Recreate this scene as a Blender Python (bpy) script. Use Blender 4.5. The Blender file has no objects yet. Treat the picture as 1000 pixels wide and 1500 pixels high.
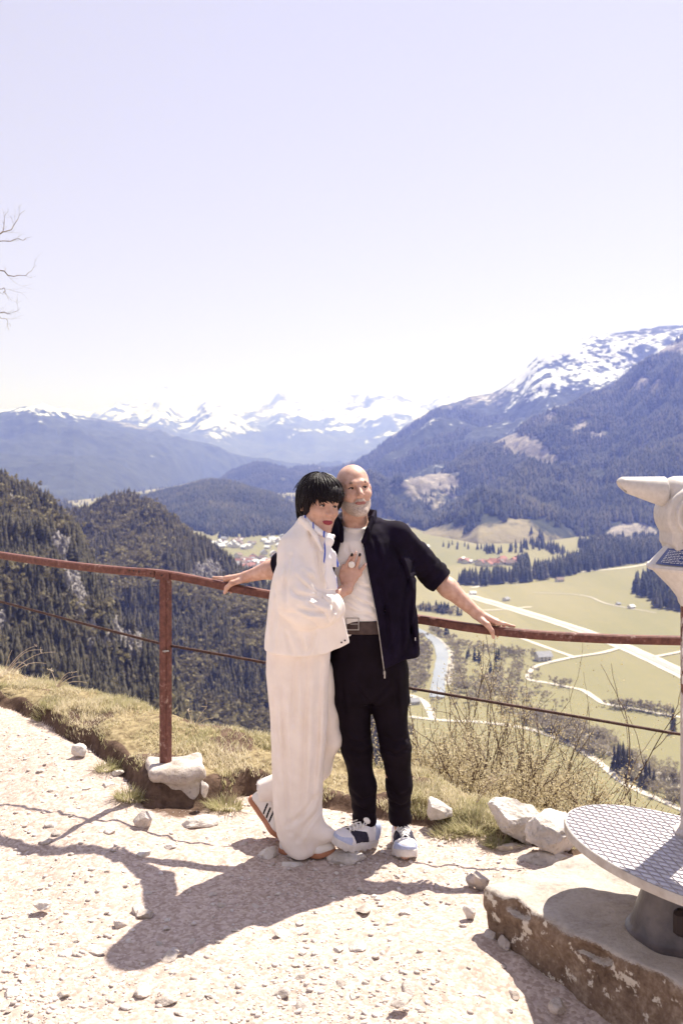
import bpy, math, random
import numpy as np
from mathutils import Vector, Matrix
random.seed(7)
RNG = np.random.default_rng(11)
SC = bpy.context.scene
COL = SC.collection
PI = math.pi
FOC, HOR, CAMZ = 1458.0, 668.0, 1.8        # focal length in photo pixels, horizon row, eye height


def at(px, py, y):
    """world point seen at photo pixel (px, py) when it lies y metres in front of the camera"""
    return np.array([(px - 500.0) * y / FOC, y, CAMZ - (py - HOR) * y / FOC])


def at_z(px, py, z):
    return at(px, py, (CAMZ - z) * FOC / (py - HOR))


# ------------------------------------------------------------------ noise
def _hash(ix, iy, iz, seed):
    h = (ix * 374761393 + iy * 668265263 + iz * 2147483647 + seed * 1274126177) & 0xFFFFFFFF
    h = ((h ^ (h >> 13)) * 1274126177) & 0xFFFFFFFF
    h = ((h ^ (h >> 16)) * 2246822519) & 0xFFFFFFFF
    return ((h ^ (h >> 15)) & 0xFFFF) / 32767.5 - 1.0


def noise3(x, y, z, seed=0):
    x, y, z = np.broadcast_arrays(np.asarray(x, float), np.asarray(y, float), np.asarray(z, float))
    fx, fy, fz = np.floor(x), np.floor(y), np.floor(z)
    ix, iy, iz = fx.astype(np.int64), fy.astype(np.int64), fz.astype(np.int64)
    u, v, w = x - fx, y - fy, z - fz
    u, v, w = u * u * (3 - 2 * u), v * v * (3 - 2 * v), w * w * (3 - 2 * w)
    r = 0
    for dx in (0, 1):
        for dy in (0, 1):
            for dz in (0, 1):
                r = r + _hash(ix + dx, iy + dy, iz + dz, seed) * (u if dx else 1 - u) * (v if dy else 1 - v) * (w if dz else 1 - w)
    return r


def fbm(x, y, z=0.0, octs=4, seed=0, gain=0.5, lac=2.03):
    r, a = 0, 1.0
    for o in range(octs):
        r = r + a * noise3(x, y, z, seed + 31 * o)
        x, y, z = np.asarray(x) * lac + 3.1, np.asarray(y) * lac + 1.7, np.asarray(z) * lac + 5.3
        a *= gain
    return r


def ridged(x, y, z=0.0, octs=4, seed=0):
    r, a = 0, 1.0
    for o in range(octs):
        r = r + a * (1 - 2 * np.abs(noise3(x, y, z, seed + 17 * o)))
        x, y, z = np.asarray(x) * 2.05 + 3.1, np.asarray(y) * 2.05 + 1.7, np.asarray(z) * 2.05 + 5.3
        a *= 0.5
    return r


def sstep(a, b, x):
    t = np.clip((x - a) / (b - a), 0, 1)
    return t * t * (3 - 2 * t)


def smooth_interp(x, xs, ys):
    """monotone-ish cubic through points (Catmull-Rom with finite differences)"""
    xs, ys = np.asarray(xs, float), np.asarray(ys, float)
    x = np.clip(x, xs[0], xs[-1])
    i = np.clip(np.searchsorted(xs, x) - 1, 0, len(xs) - 2)
    m = np.gradient(ys, xs)
    h = xs[i + 1] - xs[i]
    t = (x - xs[i]) / h
    return ((1 + 2 * t) * (1 - t) ** 2 * ys[i] + t * (1 - t) ** 2 * h * m[i] + t * t * (3 - 2 * t) * ys[i + 1] + t * t * (t - 1) * h * m[i + 1])


# ------------------------------------------------------------------ objects
ORIGIN = {}


def tag(o, label=None, cat=None, group=None, kind=None):
    if label: o["label"] = label
    if cat: o["category"] = cat
    if group: o["group"] = group
    if kind: o["kind"] = kind
    return o


def mk(name, v, f, mat, parent=None, origin=None, smooth=True, attr=None, mat_idx=None):
    """one mesh object from vertices (N,3) and faces (an (M,3)/(M,4) array, a list of such arrays or a list of tuples)"""
    v = np.asarray(v, np.float64).reshape(-1, 3)
    if parent is not None: org = ORIGIN[parent.name]
    elif origin is not None: org = np.asarray(origin, float)
    else: org = np.zeros(3)
    me = bpy.data.meshes.new(name)
    vl = (v - org).astype(np.float32)
    arrs = f if isinstance(f, list) and len(f) and isinstance(f[0], np.ndarray) else None
    if isinstance(f, np.ndarray): arrs = [f]
    if arrs is not None:
        arrs = [a for a in arrs if len(a)]
        me.vertices.add(len(vl)); me.vertices.foreach_set("co", vl.ravel())
        tot = np.concatenate([np.full(len(a), a.shape[1], np.int32) for a in arrs])
        idx = np.concatenate([a.astype(np.int32).ravel() for a in arrs])
        st = np.concatenate([[0], np.cumsum(tot)[:-1]]).astype(np.int32)
        me.loops.add(len(idx)); me.loops.foreach_set("vertex_index", idx)
        me.polygons.add(len(tot)); me.polygons.foreach_set("loop_start", st); me.polygons.foreach_set("loop_total", tot)
        me.update(calc_edges=True)
        me.validate()
    else:
        me.from_pydata([tuple(p) for p in vl], [], [tuple(int(i) for i in q) for q in f])
        me.update()
    if mat is not None:
        for m in (mat if isinstance(mat, (list, tuple)) else [mat]): me.materials.append(m)
    if mat_idx is not None: me.polygons.foreach_set("material_index", np.asarray(mat_idx, np.int32))
    if smooth is not False: me.polygons.foreach_set("use_smooth", np.ones(len(me.polygons), bool))
    for k, a in (attr or {}).items():
        at_ = me.attributes.new(k, "FLOAT", "POINT"); at_.data.foreach_set("value", np.asarray(a, np.float32).ravel())
    o = bpy.data.objects.new(name, me); COL.objects.link(o)
    if parent is not None:
        o.parent = parent
    else:
        o.location = org
    ORIGIN[o.name] = org
    return o


def empty(name, loc):
    o = bpy.data.objects.new(name, None); COL.objects.link(o); o.location = loc
    o.empty_display_size = 0.2
    ORIGIN[o.name] = np.asarray(loc, float)
    return o


def copy_tree(o, parent=None):
    c = o.copy(); COL.objects.link(c)
    if parent is not None: c.parent = parent
    for ch in list(o.children): copy_tree(ch, c)
    return c


class MB:
    """collects boxes, tubes, lathes into one mesh"""
    def __init__(s): s.v, s.f, s.n = [], [], 0

    def add(s, v, f):
        v = np.asarray(v, float).reshape(-1, 3)
        s.v.append(v); s.f += [tuple(int(i) + s.n for i in q) for q in f]; s.n += len(v); return s

    def box(s, c, size, R=None, bev=0.0):
        x, y, z = np.asarray(size) / 2
        if bev <= 0:
            p = np.array([[-x, -y, -z], [x, -y, -z], [x, y, -z], [-x, y, -z], [-x, -y, z], [x, -y, z], [x, y, z], [-x, y, z]])
            fs = [(0, 3, 2, 1), (4, 5, 6, 7), (0, 1, 5, 4), (1, 2, 6, 5), (2, 3, 7, 6), (3, 0, 4, 7)]
        else:
            b = min(bev, x, y, z) * 0.999
            rings = []
            for (zz, ins) in ((-z, b), (-z + b, 0), (z - b, 0), (z, b)):
                X, Y = x - ins, y - ins
                bb = b if ins == 0 else b * 0.5
                rings.append([[-X + bb, -Y, zz], [X - bb, -Y, zz], [X, -Y + bb, zz], [X, Y - bb, zz], [X - bb, Y, zz], [-X + bb, Y, zz], [-X, Y - bb, zz], [-X, -Y + bb, zz]])
            p = np.array(rings).reshape(-1, 3); fs = [tuple(range(7, -1, -1)), tuple(range(24, 32))]
            for r in range(3):
                for i in range(8): fs.append((r * 8 + i, r * 8 + (i + 1) % 8, r * 8 + 8 + (i + 1) % 8, r * 8 + 8 + i))
        if R is not None: p = p @ np.asarray(R).T
        return s.add(p + np.asarray(c, float), fs)

    def tube(s, pts, r, n=10, cap=True):
        pts = np.asarray(pts, float); m = len(pts)
        r = np.broadcast_to(np.asarray(r, float), (m,))
        t = np.gradient(pts, axis=0); t /= np.linalg.norm(t, axis=1)[:, None] + 1e-12
        up = np.array([0, 0, 1.0]) if abs(t[0][2]) < 0.9 else np.array([1.0, 0, 0])
        u = np.cross(t[0], up); u /= np.linalg.norm(u)
        V = []
        for i in range(m):
            u = u - t[i] * np.dot(u, t[i]); u /= np.linalg.norm(u) + 1e-12
            w = np.cross(t[i], u)
            a = np.arange(n) * 2 * PI / n
            V.append(pts[i] + r[i] * (np.cos(a)[:, None] * u + np.sin(a)[:, None] * w))
        fs = [(i * n + j, i * n + (j + 1) % n, (i + 1) * n + (j + 1) % n, (i + 1) * n + j) for i in range(m - 1) for j in range(n)]
        if cap: fs += [tuple(range(n - 1, -1, -1)), tuple(range((m - 1) * n, m * n))]
        return s.add(np.concatenate(V), fs)

    def lathe(s, prof, c=(0, 0, 0), n=32, R=None):
        a = np.arange(n) * 2 * PI / n
        V = np.array([[r * math.cos(t), r * math.sin(t), z] for (r, z) in prof for t in a])
        m = len(prof)
        fs = [(i * n + j, i * n + (j + 1) % n, (i + 1) * n + (j + 1) % n, (i + 1) * n + j) for i in range(m - 1) for j in range(n)]
        fs += [tuple(range(n - 1, -1, -1)), tuple(range((m - 1) * n, m * n))]
        if R is not None: V = V @ np.asarray(R).T
        return s.add(V + np.asarray(c, float), fs)

    def prism(s, poly, z0, z1):
        n = len(poly)
        V = [[p[0], p[1], z0] for p in poly] + [[p[0], p[1], z1] for p in poly]
        fs = [tuple(range(n - 1, -1, -1)), tuple(range(n, 2 * n))] + [(i, (i + 1) % n, n + (i + 1) % n, n + i) for i in range(n)]
        return s.add(V, fs)

    def build(s, name, mat, parent=None, origin=None, smooth=True, auto=35):
        o = mk(name, np.concatenate(s.v), s.f, mat, parent, origin, smooth)
        if smooth and auto: o.data.set_sharp_from_angle(angle=math.radians(auto))
        return o


def rotz(a):
    c, s_ = math.cos(a), math.sin(a)
    return np.array([[c, -s_, 0], [s_, c, 0], [0, 0, 1.0]])


def basis(x, up=(0, 0, 1.0)):
    """3x3 with columns x, y, z: x along the given direction, z near up"""
    x = np.asarray(x, float); x = x / np.linalg.norm(x)
    z = np.asarray(up, float); z = z - x * np.dot(z, x); z /= np.linalg.norm(z)
    return np.stack([x, np.cross(z, x), z], axis=1)


def ico(sub=1):
    t = (1 + 5 ** .5) / 2
    v = np.array([[-1, t, 0], [1, t, 0], [-1, -t, 0], [1, -t, 0], [0, -1, t], [0, 1, t], [0, -1, -t], [0, 1, -t], [t, 0, -1], [t, 0, 1], [-t, 0, -1], [-t, 0, 1]], float)
    v /= np.linalg.norm(v[0])
    f = np.array([[0, 11, 5], [0, 5, 1], [0, 1, 7], [0, 7, 10], [0, 10, 11], [1, 5, 9], [5, 11, 4], [11, 10, 2], [10, 7, 6], [7, 1, 8], [3, 9, 4], [3, 4, 2], [3, 2, 6], [3, 6, 8], [3, 8, 9], [4, 9, 5], [2, 4, 11], [6, 2, 10], [8, 6, 7], [9, 8, 1]])
    for _ in range(sub):
        e = np.concatenate([f[:, [0, 1]], f[:, [1, 2]], f[:, [2, 0]]]); e.sort(axis=1)
        ue, inv = np.unique(e, axis=0, return_inverse=True); inv = inv.ravel()
        mid = v[ue].mean(axis=1); mid /= np.linalg.norm(mid, axis=1)[:, None]
        n = len(f); a, b, c = inv[:n] + len(v), inv[n:2 * n] + len(v), inv[2 * n:] + len(v)
        f = np.concatenate([np.stack([f[:, 0], a, c], 1), np.stack([f[:, 1], b, a], 1), np.stack([f[:, 2], c, b], 1), np.stack([a, b, c], 1)])
        v = np.concatenate([v, mid])
    return v, f


# ------------------------------------------------------------------ signed-distance modelling
def rc(P, a, b, r1, r2=None):
    r2 = r1 if r2 is None else r2
    a = np.asarray(a, float); b = np.asarray(b, float); ab = b - a
    t = np.clip(((P - a) @ ab) / max(np.dot(ab, ab), 1e-9), 0, 1)
    d = P - a - t[:, None] * ab
    return np.sqrt(np.einsum('ij,ij->i', d, d)) - (r1 + (r2 - r1) * t)


def ell(P, c, r, R=None):
    q = P - np.asarray(c, float)
    if R is not None: q = q @ R
    r = np.asarray(r, float)
    k0 = np.sqrt(((q / r) ** 2).sum(1)); k1 = np.sqrt(((q / (r * r)) ** 2).sum(1)) + 1e-9
    return k0 * (k0 - 1) / k1


def sbox(P, c, h, R=None, r=0.0):
    q = P - np.asarray(c, float)
    if R is not None: q = q @ R
    q = np.abs(q) - (np.asarray(h, float) - r)
    return np.sqrt((np.maximum(q, 0) ** 2).sum(1)) + np.minimum(q.max(1), 0) - r


def smin(a, b, k=0.02):
    h = np.maximum(k - np.abs(a - b), 0) / k
    return np.minimum(a, b) - h * h * k * 0.25


def smax(a, b, k=0.02): return -smin(-a, -b, k)


def chain(P, pts, rs, k=0.02):
    d = None
    if len(rs) != len(pts): rs = np.interp(np.linspace(0, 1, len(pts)), np.linspace(0, 1, len(rs)), rs)
    for i in range(len(pts) - 1):
        e = rc(P, pts[i], pts[i + 1], rs[i], rs[i + 1])
        d = e if d is None else smin(d, e, k)
    return d


def loft(P, secs, zr=0.0):
    """stacked ellipses: secs = [(z, cx, cy, a, b)] in falling or rising z"""
    s = sorted(secs); z = np.array([q[0] for q in s])
    g = lambda j: np.interp(P[:, 2], z, np.array([q[j] for q in s]))
    cx, cy, a, b = g(1), g(2), g(3), g(4)
    k = np.sqrt(((P[:, 0] - cx) / a) ** 2 + ((P[:, 1] - cy) / b) ** 2)
    d = (k - 1) * np.minimum(a, b)
    return smax(d, np.maximum(P[:, 2] - z[-1], z[0] - P[:, 2]), max(zr, 1e-4))


def mesh_sdf(fn, lo, hi, h, B=12):
    lo, hi = np.asarray(lo, float), np.asarray(hi, float)
    nb = np.ceil((hi - lo) / (h * B)).astype(int)
    bi = np.stack(np.meshgrid(*[np.arange(n) for n in nb], indexing='ij'), -1).reshape(-1, 3)
    d = fn(lo + (bi + .5) * h * B)
    bi = bi[np.abs(d) < B * h * 1.5]
    off = np.stack(np.meshgrid(*[np.arange(B + 1)] * 3, indexing='ij'), -1).reshape(-1, 3)
    N = nb * B + 4
    key = lambda c: ((c[..., 0] + 1) * N[1] + c[..., 1] + 1) * N[2] + c[..., 2] + 1
    ids, pos, quads = [], [], []
    co = np.array([[i, j, k] for i in (0, 1) for j in (0, 1) for k in (0, 1)])
    E = [(a, b) for a in range(8) for b in range(a + 1, 8) if np.abs(co[a] - co[b]).sum() == 1]
    for s in range(0, len(bi), 60):
        b = bi[s:s + 60]
        G = b[:, None, :] * B + off[None]
        F = fn((lo + G.reshape(-1, 3) * h)).reshape(len(b), B + 1, B + 1, B + 1)
        S = F < 0
        C = [F[:, i:B + i, j:B + j, k:B + k] for i, j, k in co]
        CS = [S[:, i:B + i, j:B + j, k:B + k] for i, j, k in co]
        tot = sum(c.astype(np.int8) for c in CS)
        m = np.nonzero((tot > 0) & (tot < 8))
        cell = b[m[0]] * B + np.stack(m[1:], -1)
        vals = np.stack([c[m] for c in C], 1)
        acc = np.zeros((len(cell), 3)); cnt = np.zeros(len(cell))
        for (p, q) in E:
            va, vb = vals[:, p], vals[:, q]; x = (va < 0) != (vb < 0)
            t = np.where(x, va / np.where(x, va - vb, 1), 0)
            acc += x[:, None] * (co[p] + t[:, None] * (co[q] - co[p])); cnt += x
        ids.append(key(cell)); pos.append(lo + (cell + acc / cnt[:, None]) * h)
        for ax in range(3):
            sl = [slice(0, B)] * 3; sl2 = list(sl); sl2[ax] = slice(1, B + 1)
            a0 = S[(slice(None), *sl)]; a1 = S[(slice(None), *sl2)]
            m = np.nonzero(a0 != a1)
            n_ = b[m[0]] * B + np.stack(m[1:], -1)
            u, w = np.eye(3, dtype=int)[(ax + 1) % 3], np.eye(3, dtype=int)[(ax + 2) % 3]
            q = np.stack([key(n_ - u - w), key(n_ - w), key(n_), key(n_ - u)], 1)
            flip = ~a0[m]
            q[flip] = q[flip][:, ::-1]
            quads.append(q)
    ids, pos, quads = np.concatenate(ids), np.concatenate(pos), np.concatenate(quads)
    o = np.argsort(ids); ids, pos = ids[o], pos[o]
    j = np.clip(np.searchsorted(ids, quads), 0, len(ids) - 1)
    ok = (ids[j] == quads).all(1)
    return pos, j[ok]


def sdf_obj(name, fn, lo, hi, h, mat, parent=None, origin=None, attr=None):
    v, f = mesh_sdf(fn, lo, hi, h)
    return mk(name, v, f, mat, parent, origin, attr=attr(v) if attr else None)


# ------------------------------------------------------------------ materials
def _new(name):
    m = bpy.data.materials.new(name); m.use_nodes = True
    nt = m.node_tree
    return m, nt, nt.nodes["Principled BSDF"]


def _ramp(nt, fac, stops):
    r = nt.nodes.new("ShaderNodeValToRGB"); e = r.color_ramp.elements
    while len(e) < len(stops): e.new(0.5)
    for i, (p, c) in enumerate(stops):
        e[i].position = p; e[i].color = (*c, 1) if len(c) == 3 else c
    nt.links.new(fac, r.inputs[0]); return r.outputs[0]


def _noise(nt, scale, detail=4, rough=0.55, vec=None, dist=0.0):
    n = nt.nodes.new("ShaderNodeTexNoise"); n.inputs["Scale"].default_value = scale
    n.inputs["Detail"].default_value = detail; n.inputs["Roughness"].default_value = rough; n.inputs["Distortion"].default_value = dist
    if vec is not None: nt.links.new(vec, n.inputs["Vector"])
    return n.outputs["Fac"]


def _coord(nt, scale=(1, 1, 1), world=False, rot=(0, 0, 0)):
    if world:
        t = nt.nodes.new("ShaderNodeNewGeometry").outputs["Position"]
    else:
        t = nt.nodes.new("ShaderNodeTexCoord").outputs["Object"]
    mp = nt.nodes.new("ShaderNodeMapping"); mp.inputs["Scale"].default_value = scale; mp.inputs["Rotation"].default_value = rot
    nt.links.new(t, mp.inputs["Vector"]); return mp.outputs[0]


def _mix(nt, fac, a, b, mode='MIX'):
    m = nt.nodes.new("ShaderNodeMix"); m.data_type = 'RGBA'; m.blend_type = mode
    for i, s in ((0, fac), (6, a), (7, b)):
        if hasattr(s, "is_linked") or hasattr(s, "links"): nt.links.new(s, m.inputs[i])
        elif i == 0: m.inputs[0].default_value = s
        else: m.inputs[i].default_value = (*s, 1)
    return m.outputs[2]


def _math(nt, op, a, b=0.0, clamp=False):
    m = nt.nodes.new("ShaderNodeMath"); m.operation = op; m.use_clamp = clamp
    for i, s in ((0, a), (1, b)):
        if hasattr(s, "links"): nt.links.new(s, m.inputs[i])
        else: m.inputs[i].default_value = s
    return m.outputs[0]


def _attr(nt, name):
    a = nt.nodes.new("ShaderNodeAttribute"); a.attribute_name = name; return a.outputs["Fac"]


def _bump(nt, bs, h, strength, dist):
    b = nt.nodes.new("ShaderNodeBump"); b.inputs["Strength"].default_value = strength; b.inputs["Distance"].default_value = dist
    nt.links.new(h, b.inputs["Height"]); nt.links.new(b.outputs[0], bs.inputs["Normal"]); return b


def mat(name, c1, c2=None, scale=8.0, rough=0.8, bump=0.0, bscale=None, bdist=0.01, metal=0.0, spec=0.3, lo=0.35, hi=0.65, stretch=(1, 1, 1), detail=5, world=False):
    """two-colour noise material with optional bump"""
    m, nt, bs = _new(name)
    v = _coord(nt, stretch, world)
    n = _noise(nt, scale, detail, vec=v)
    nt.links.new(_ramp(nt, n, [(lo, c1), (hi, c2 or tuple(x * 0.8 for x in c1))]), bs.inputs["Base Color"])
    bs.inputs["Roughness"].default_value = rough; bs.inputs["Metallic"].default_value = metal
    bs.inputs["Specular IOR Level"].default_value = spec
    if bump:
        _bump(nt, bs, _noise(nt, bscale or scale * 4, 5, vec=v), bump, bdist)
    return m
# ================================================================== camera, light, air
SUN_EL, SUN_AZ = math.radians(57.5), math.radians(38)       # azimuth from +Y towards +X
SUN = np.array([math.sin(SUN_AZ) * math.cos(SUN_EL), math.cos(SUN_AZ) * math.cos(SUN_EL), math.sin(SUN_EL)])
cd = bpy.data.cameras.new("camera"); cam = bpy.data.objects.new("camera", cd); COL.objects.link(cam); SC.camera = cam
cam.location = (0, 0, CAMZ); cam.rotation_euler = (math.radians(90), 0, 0)
cd.sensor_width = 36; cd.lens = 36 * FOC / 1500; cd.shift_y = (HOR - 750) / 1500
cd.clip_start = 0.1; cd.clip_end = 80000
cd.dof.use_dof = True; cd.dof.focus_distance = 4.45; cd.dof.aperture_fstop = 4.5

sl = bpy.data.lights.new("sun", "SUN"); so = bpy.data.objects.new("sun", sl); COL.objects.link(so)
sl.energy = 5.0; sl.angle = math.radians(0.5); sl.color = (1.0, 0.94, 0.935)
so.rotation_euler = Vector(SUN).to_track_quat('Z', 'Y').to_euler(); so.location = (3, 6, 30)
wd = bpy.data.worlds.new("World"); SC.world = wd; wd.use_nodes = True
nt = wd.node_tree; bg = nt.nodes["Background"]
sky = nt.nodes.new("ShaderNodeTexSky"); sky.sky_type = 'NISHITA'; sky.sun_disc = False
sky.sun_elevation = SUN_EL; sky.sun_rotation = SUN_AZ; sky.altitude = 1000; sky.air_density = 1.0; sky.dust_density = 0.3; sky.ozone_density = 1.5
hs = nt.nodes.new("ShaderNodeHueSaturation"); hs.inputs["Saturation"].default_value = 0.10; hs.inputs["Hue"].default_value = 0.515
nt.links.new(sky.outputs[0], hs.inputs["Color"])
tint = _mix(nt, 1.0, hs.outputs[0], (0.985, 0.945, 1.015), 'MULTIPLY')
flat = _mix(nt, 0.6, tint, (6.2, 5.85, 6.25)); nt.links.new(flat, bg.inputs[0]); bg.inputs[1].default_value = 0.0570
SC.view_settings.view_transform = 'Standard'; SC.view_settings.look = 'None'
SC.view_settings.exposure = 1.08; SC.view_settings.gamma = 1.0
SC.cycles.use_denoising = True
SC.cycles.max_bounces = 6; SC.cycles.transparent_max_bounces = 8
SC.cycles.sample_clamp_indirect = 4.0

bm_ = MB(); bm_.box((0, 9600, 480), (32000, 20000, 1400))
hm = bpy.data.materials.new("haze_air"); hm.use_nodes = True; hn = hm.node_tree; hn.nodes.remove(hn.nodes["Principled BSDF"])
pv = hn.nodes.new("ShaderNodeVolumePrincipled"); pv.inputs["Density"].default_value = 1.6e-4
pv.inputs["Color"].default_value = (0.225, 0.305, 1.0, 1); pv.inputs["Absorption Color"].default_value = (1, 1, 1, 1); pv.inputs["Anisotropy"].default_value = 0.3
hn.links.new(pv.outputs[0], hn.nodes["Material Output"].inputs["Volume"])
hz = bm_.build("haze", hm, smooth=False); tag(hz, kind="stuff")

# ================================================================== forest pieces
def tmpl_conifer(tiers, seg, seed=0, jag=0.35, droop=0.25, slim=0.24):
    r = np.random.default_rng(seed); V, F = [], []
    for t in range(tiers):
        z0 = 0.10 + 0.80 * t / tiers; z1 = min(1.0, z0 + 1.5 * 0.9 / tiers + 0.05)
        rad = slim * (1 - t / tiers) ** 0.85 + 0.02
        n = len(V); V.append([0, 0, z1]); a0 = r.random() * 6
        for s in range(seg):
            a = a0 + s * 2 * PI / seg; k = rad * (1 - jag * r.random() * (1 if s % 2 else 1.6)); 
            V.append([k * math.cos(a), k * math.sin(a), z0 - droop * k * r.random()])
        for s in range(seg): F.append([n, n + 1 + s, n + 1 + (s + 1) % seg])
    return np.array(V), np.array(F)


def tmpl_leafy(nq, seed=0, w=0.33, q=0.10):
    """leafing broad-leaved crown: clumps of small leaf faces on a few limbs"""
    r = np.random.default_rng(seed); V, F = [], []
    cl = [np.array([r.normal() * w * .55, r.normal() * w * .55, 0.42 + 0.45 * r.random()]) for _ in range(max(4, nq // 7))]
    for i in range(nq):
        c = cl[i % len(cl)] + r.normal(size=3) * 0.075
        u = r.normal(size=3); u /= np.linalg.norm(u); v = np.cross(u, r.normal(size=3)); v /= np.linalg.norm(v)
        n = len(V); s = q * (0.6 + 0.8 * r.random())
        V += [c - u * s, c + v * s * .7, c + u * s, c - v * s * .6]; F += [[n, n + 1, n + 2], [n, n + 2, n + 3]]
    for c in cl[:5]:
        n = len(V); V += [[-.012, 0, 0], [.012, 0, 0], list(c), [0, .012, 0]]; F += [[n, n + 1, n + 2], [n + 1, n + 3, n + 2]]
    return np.array(V), np.array(F)


def scatter(name, tmpls, pos, hts, mt, seed=0, wid=None, kind="stuff"):
    r = np.random.default_rng(seed); V, F, T, n = [], [], [], 0
    which = r.integers(len(tmpls), size=len(pos)); wid = np.ones(len(pos)) if wid is None else wid
    for k, (tv, tf) in enumerate(tmpls):
        i = np.nonzero(which == k)[0]
        if not len(i): continue
        a = r.random(len(i)) * 2 * PI; c, s = np.cos(a), np.sin(a); w = hts[i] * wid[i] * r.uniform(.8, 1.25, len(i))
        x = tv[None, :, 0] * c[:, None] - tv[None, :, 1] * s[:, None]; y = tv[None, :, 0] * s[:, None] + tv[None, :, 1] * c[:, None]
        P = np.stack([x * w[:, None], y * w[:, None], tv[None, :, 2] * hts[i][:, None]], -1) + pos[i][:, None, :]
        V.append(P.reshape(-1, 3)); F.append((tf[None] + (n + np.arange(len(i)) * len(tv))[:, None, None]).reshape(-1, 3))
        T.append(np.repeat(r.random(len(i)), len(tv))); n += len(i) * len(tv)
    if not n: return None
    org = pos.mean(0)
    o = mk(name, np.concatenate(V), np.concatenate(F), mt, origin=org, smooth=False, attr={"tint": np.concatenate(T)})
    if kind: o["kind"] = kind
    return o


def tree_mat(name, stops, rough=0.9, trans=0.0, ns=0.9, nw=0.35):
    m, nt, bs = _new(name)
    n = _noise(nt, ns, 3, vec=_coord(nt, world=True))
    f = _math(nt, 'ADD', _math(nt, 'MULTIPLY', _attr(nt, "tint"), 1.05 - nw), _math(nt, 'MULTIPLY', n, nw))
    nt.links.new(_ramp(nt, f, stops), bs.inputs["Base Color"]); bs.inputs["Roughness"].default_value = rough
    bs.inputs["Specular IOR Level"].default_value = 0.15
    if trans:
        tr_ = nt.nodes.new("ShaderNodeBsdfTranslucent"); mx = nt.nodes.new("ShaderNodeMixShader"); mx.inputs[0].default_value = trans
        nt.links.new(bs.inputs["Base Color"].links[0].from_socket, tr_.inputs[0]); nt.links.new(bs.outputs[0], mx.inputs[1]); nt.links.new(tr_.outputs[0], mx.inputs[2])
        nt.links.new(mx.outputs[0], nt.nodes["Material Output"].inputs["Surface"])
    return m


M_CONIFER = tree_mat("conifer_needles", [(0.1, (0.042, 0.039, 0.030)), (0.5, (0.080, 0.071, 0.050)), (0.9, (0.14, 0.120, 0.080))], trans=.25)
M_FAR_CONIFER = tree_mat("far_conifer_needles", [(0.25, (0.016, 0.020, 0.016)), (0.5, (0.040, 0.042, 0.028)), (0.8, (0.105, 0.092, 0.06))], ns=.009, nw=.7)
M_LEAFY = tree_mat("spring_leaves", [(0.1, (0.15, 0.125, 0.085)), (0.5, (0.22, 0.190, 0.115)), (0.9, (0.30, 0.258, 0.145))], trans=.3)
M_BARE = tree_mat("bare_twigs", [(0.1, (0.22, 0.185, 0.14)), (0.9, (0.38, 0.33, 0.24))], trans=.35)
CON_LO = [tmpl_conifer(2, 6, s) for s in range(4)]
CON_MID = [tmpl_conifer(5, 7, s) for s in range(6)]
CON_HI = [tmpl_conifer(10, 11, s, jag=.5, droop=.5) for s in range(6)]
LEAFY = [tmpl_leafy(34, s) for s in range(5)]
LEAFY_HI = [tmpl_leafy(90, s, q=.06) for s in range(5)]
SHRUBBY = [tmpl_leafy(30, s + 50, w=.5, q=.13) for s in range(4)]

# ================================================================== the mountains: each ridge stands at its own distance
def slope_mat(name, forest, meadow, rock, snow, nscale, bump=0.5, bdist=10.0):
    m, nt, bs = _new(name); v = _coord(nt, (1, 1, 1), True)
    n1 = _noise(nt, nscale, 8, .62, v); n2 = _noise(nt, nscale * 5, 6, .6, v)
    base = _ramp(nt, n2, [(0.3, tuple(0.6 * c for c in forest)), (0.7, tuple(1.35 * c for c in forest))])
    nn = _math(nt, 'ADD', _math(nt, 'MULTIPLY', n1, .55), _math(nt, 'MULTIPLY', n2, .45))
    def mask(a, soft=.09, amp=1.0):
        r = _math(nt, 'ADD', _attr(nt, a), _math(nt, 'MULTIPLY', _math(nt, 'SUBTRACT', nn, .5), amp))
        return _ramp(nt, r, [(.5 - soft, (0, 0, 0)), (.5 + soft, (1, 1, 1))])
    c = _mix(nt, mask("meadow"), base, meadow)
    rk = _ramp(nt, n2, [(0.3, tuple(0.38 * q for q in rock)), (0.68, rock)])
    c = _mix(nt, mask("rock", .07, 1.9), c, rk)
    c = _mix(nt, mask("snow", .06, 3.0), c, snow)
    nt.links.new(c, bs.inputs["Base Color"]); bs.inputs["Roughness"].default_value = 0.95; bs.inputs["Specular IOR Level"].default_value = 0.1
    _bump(nt, bs, nn, bump, bdist)
    return m


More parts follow.
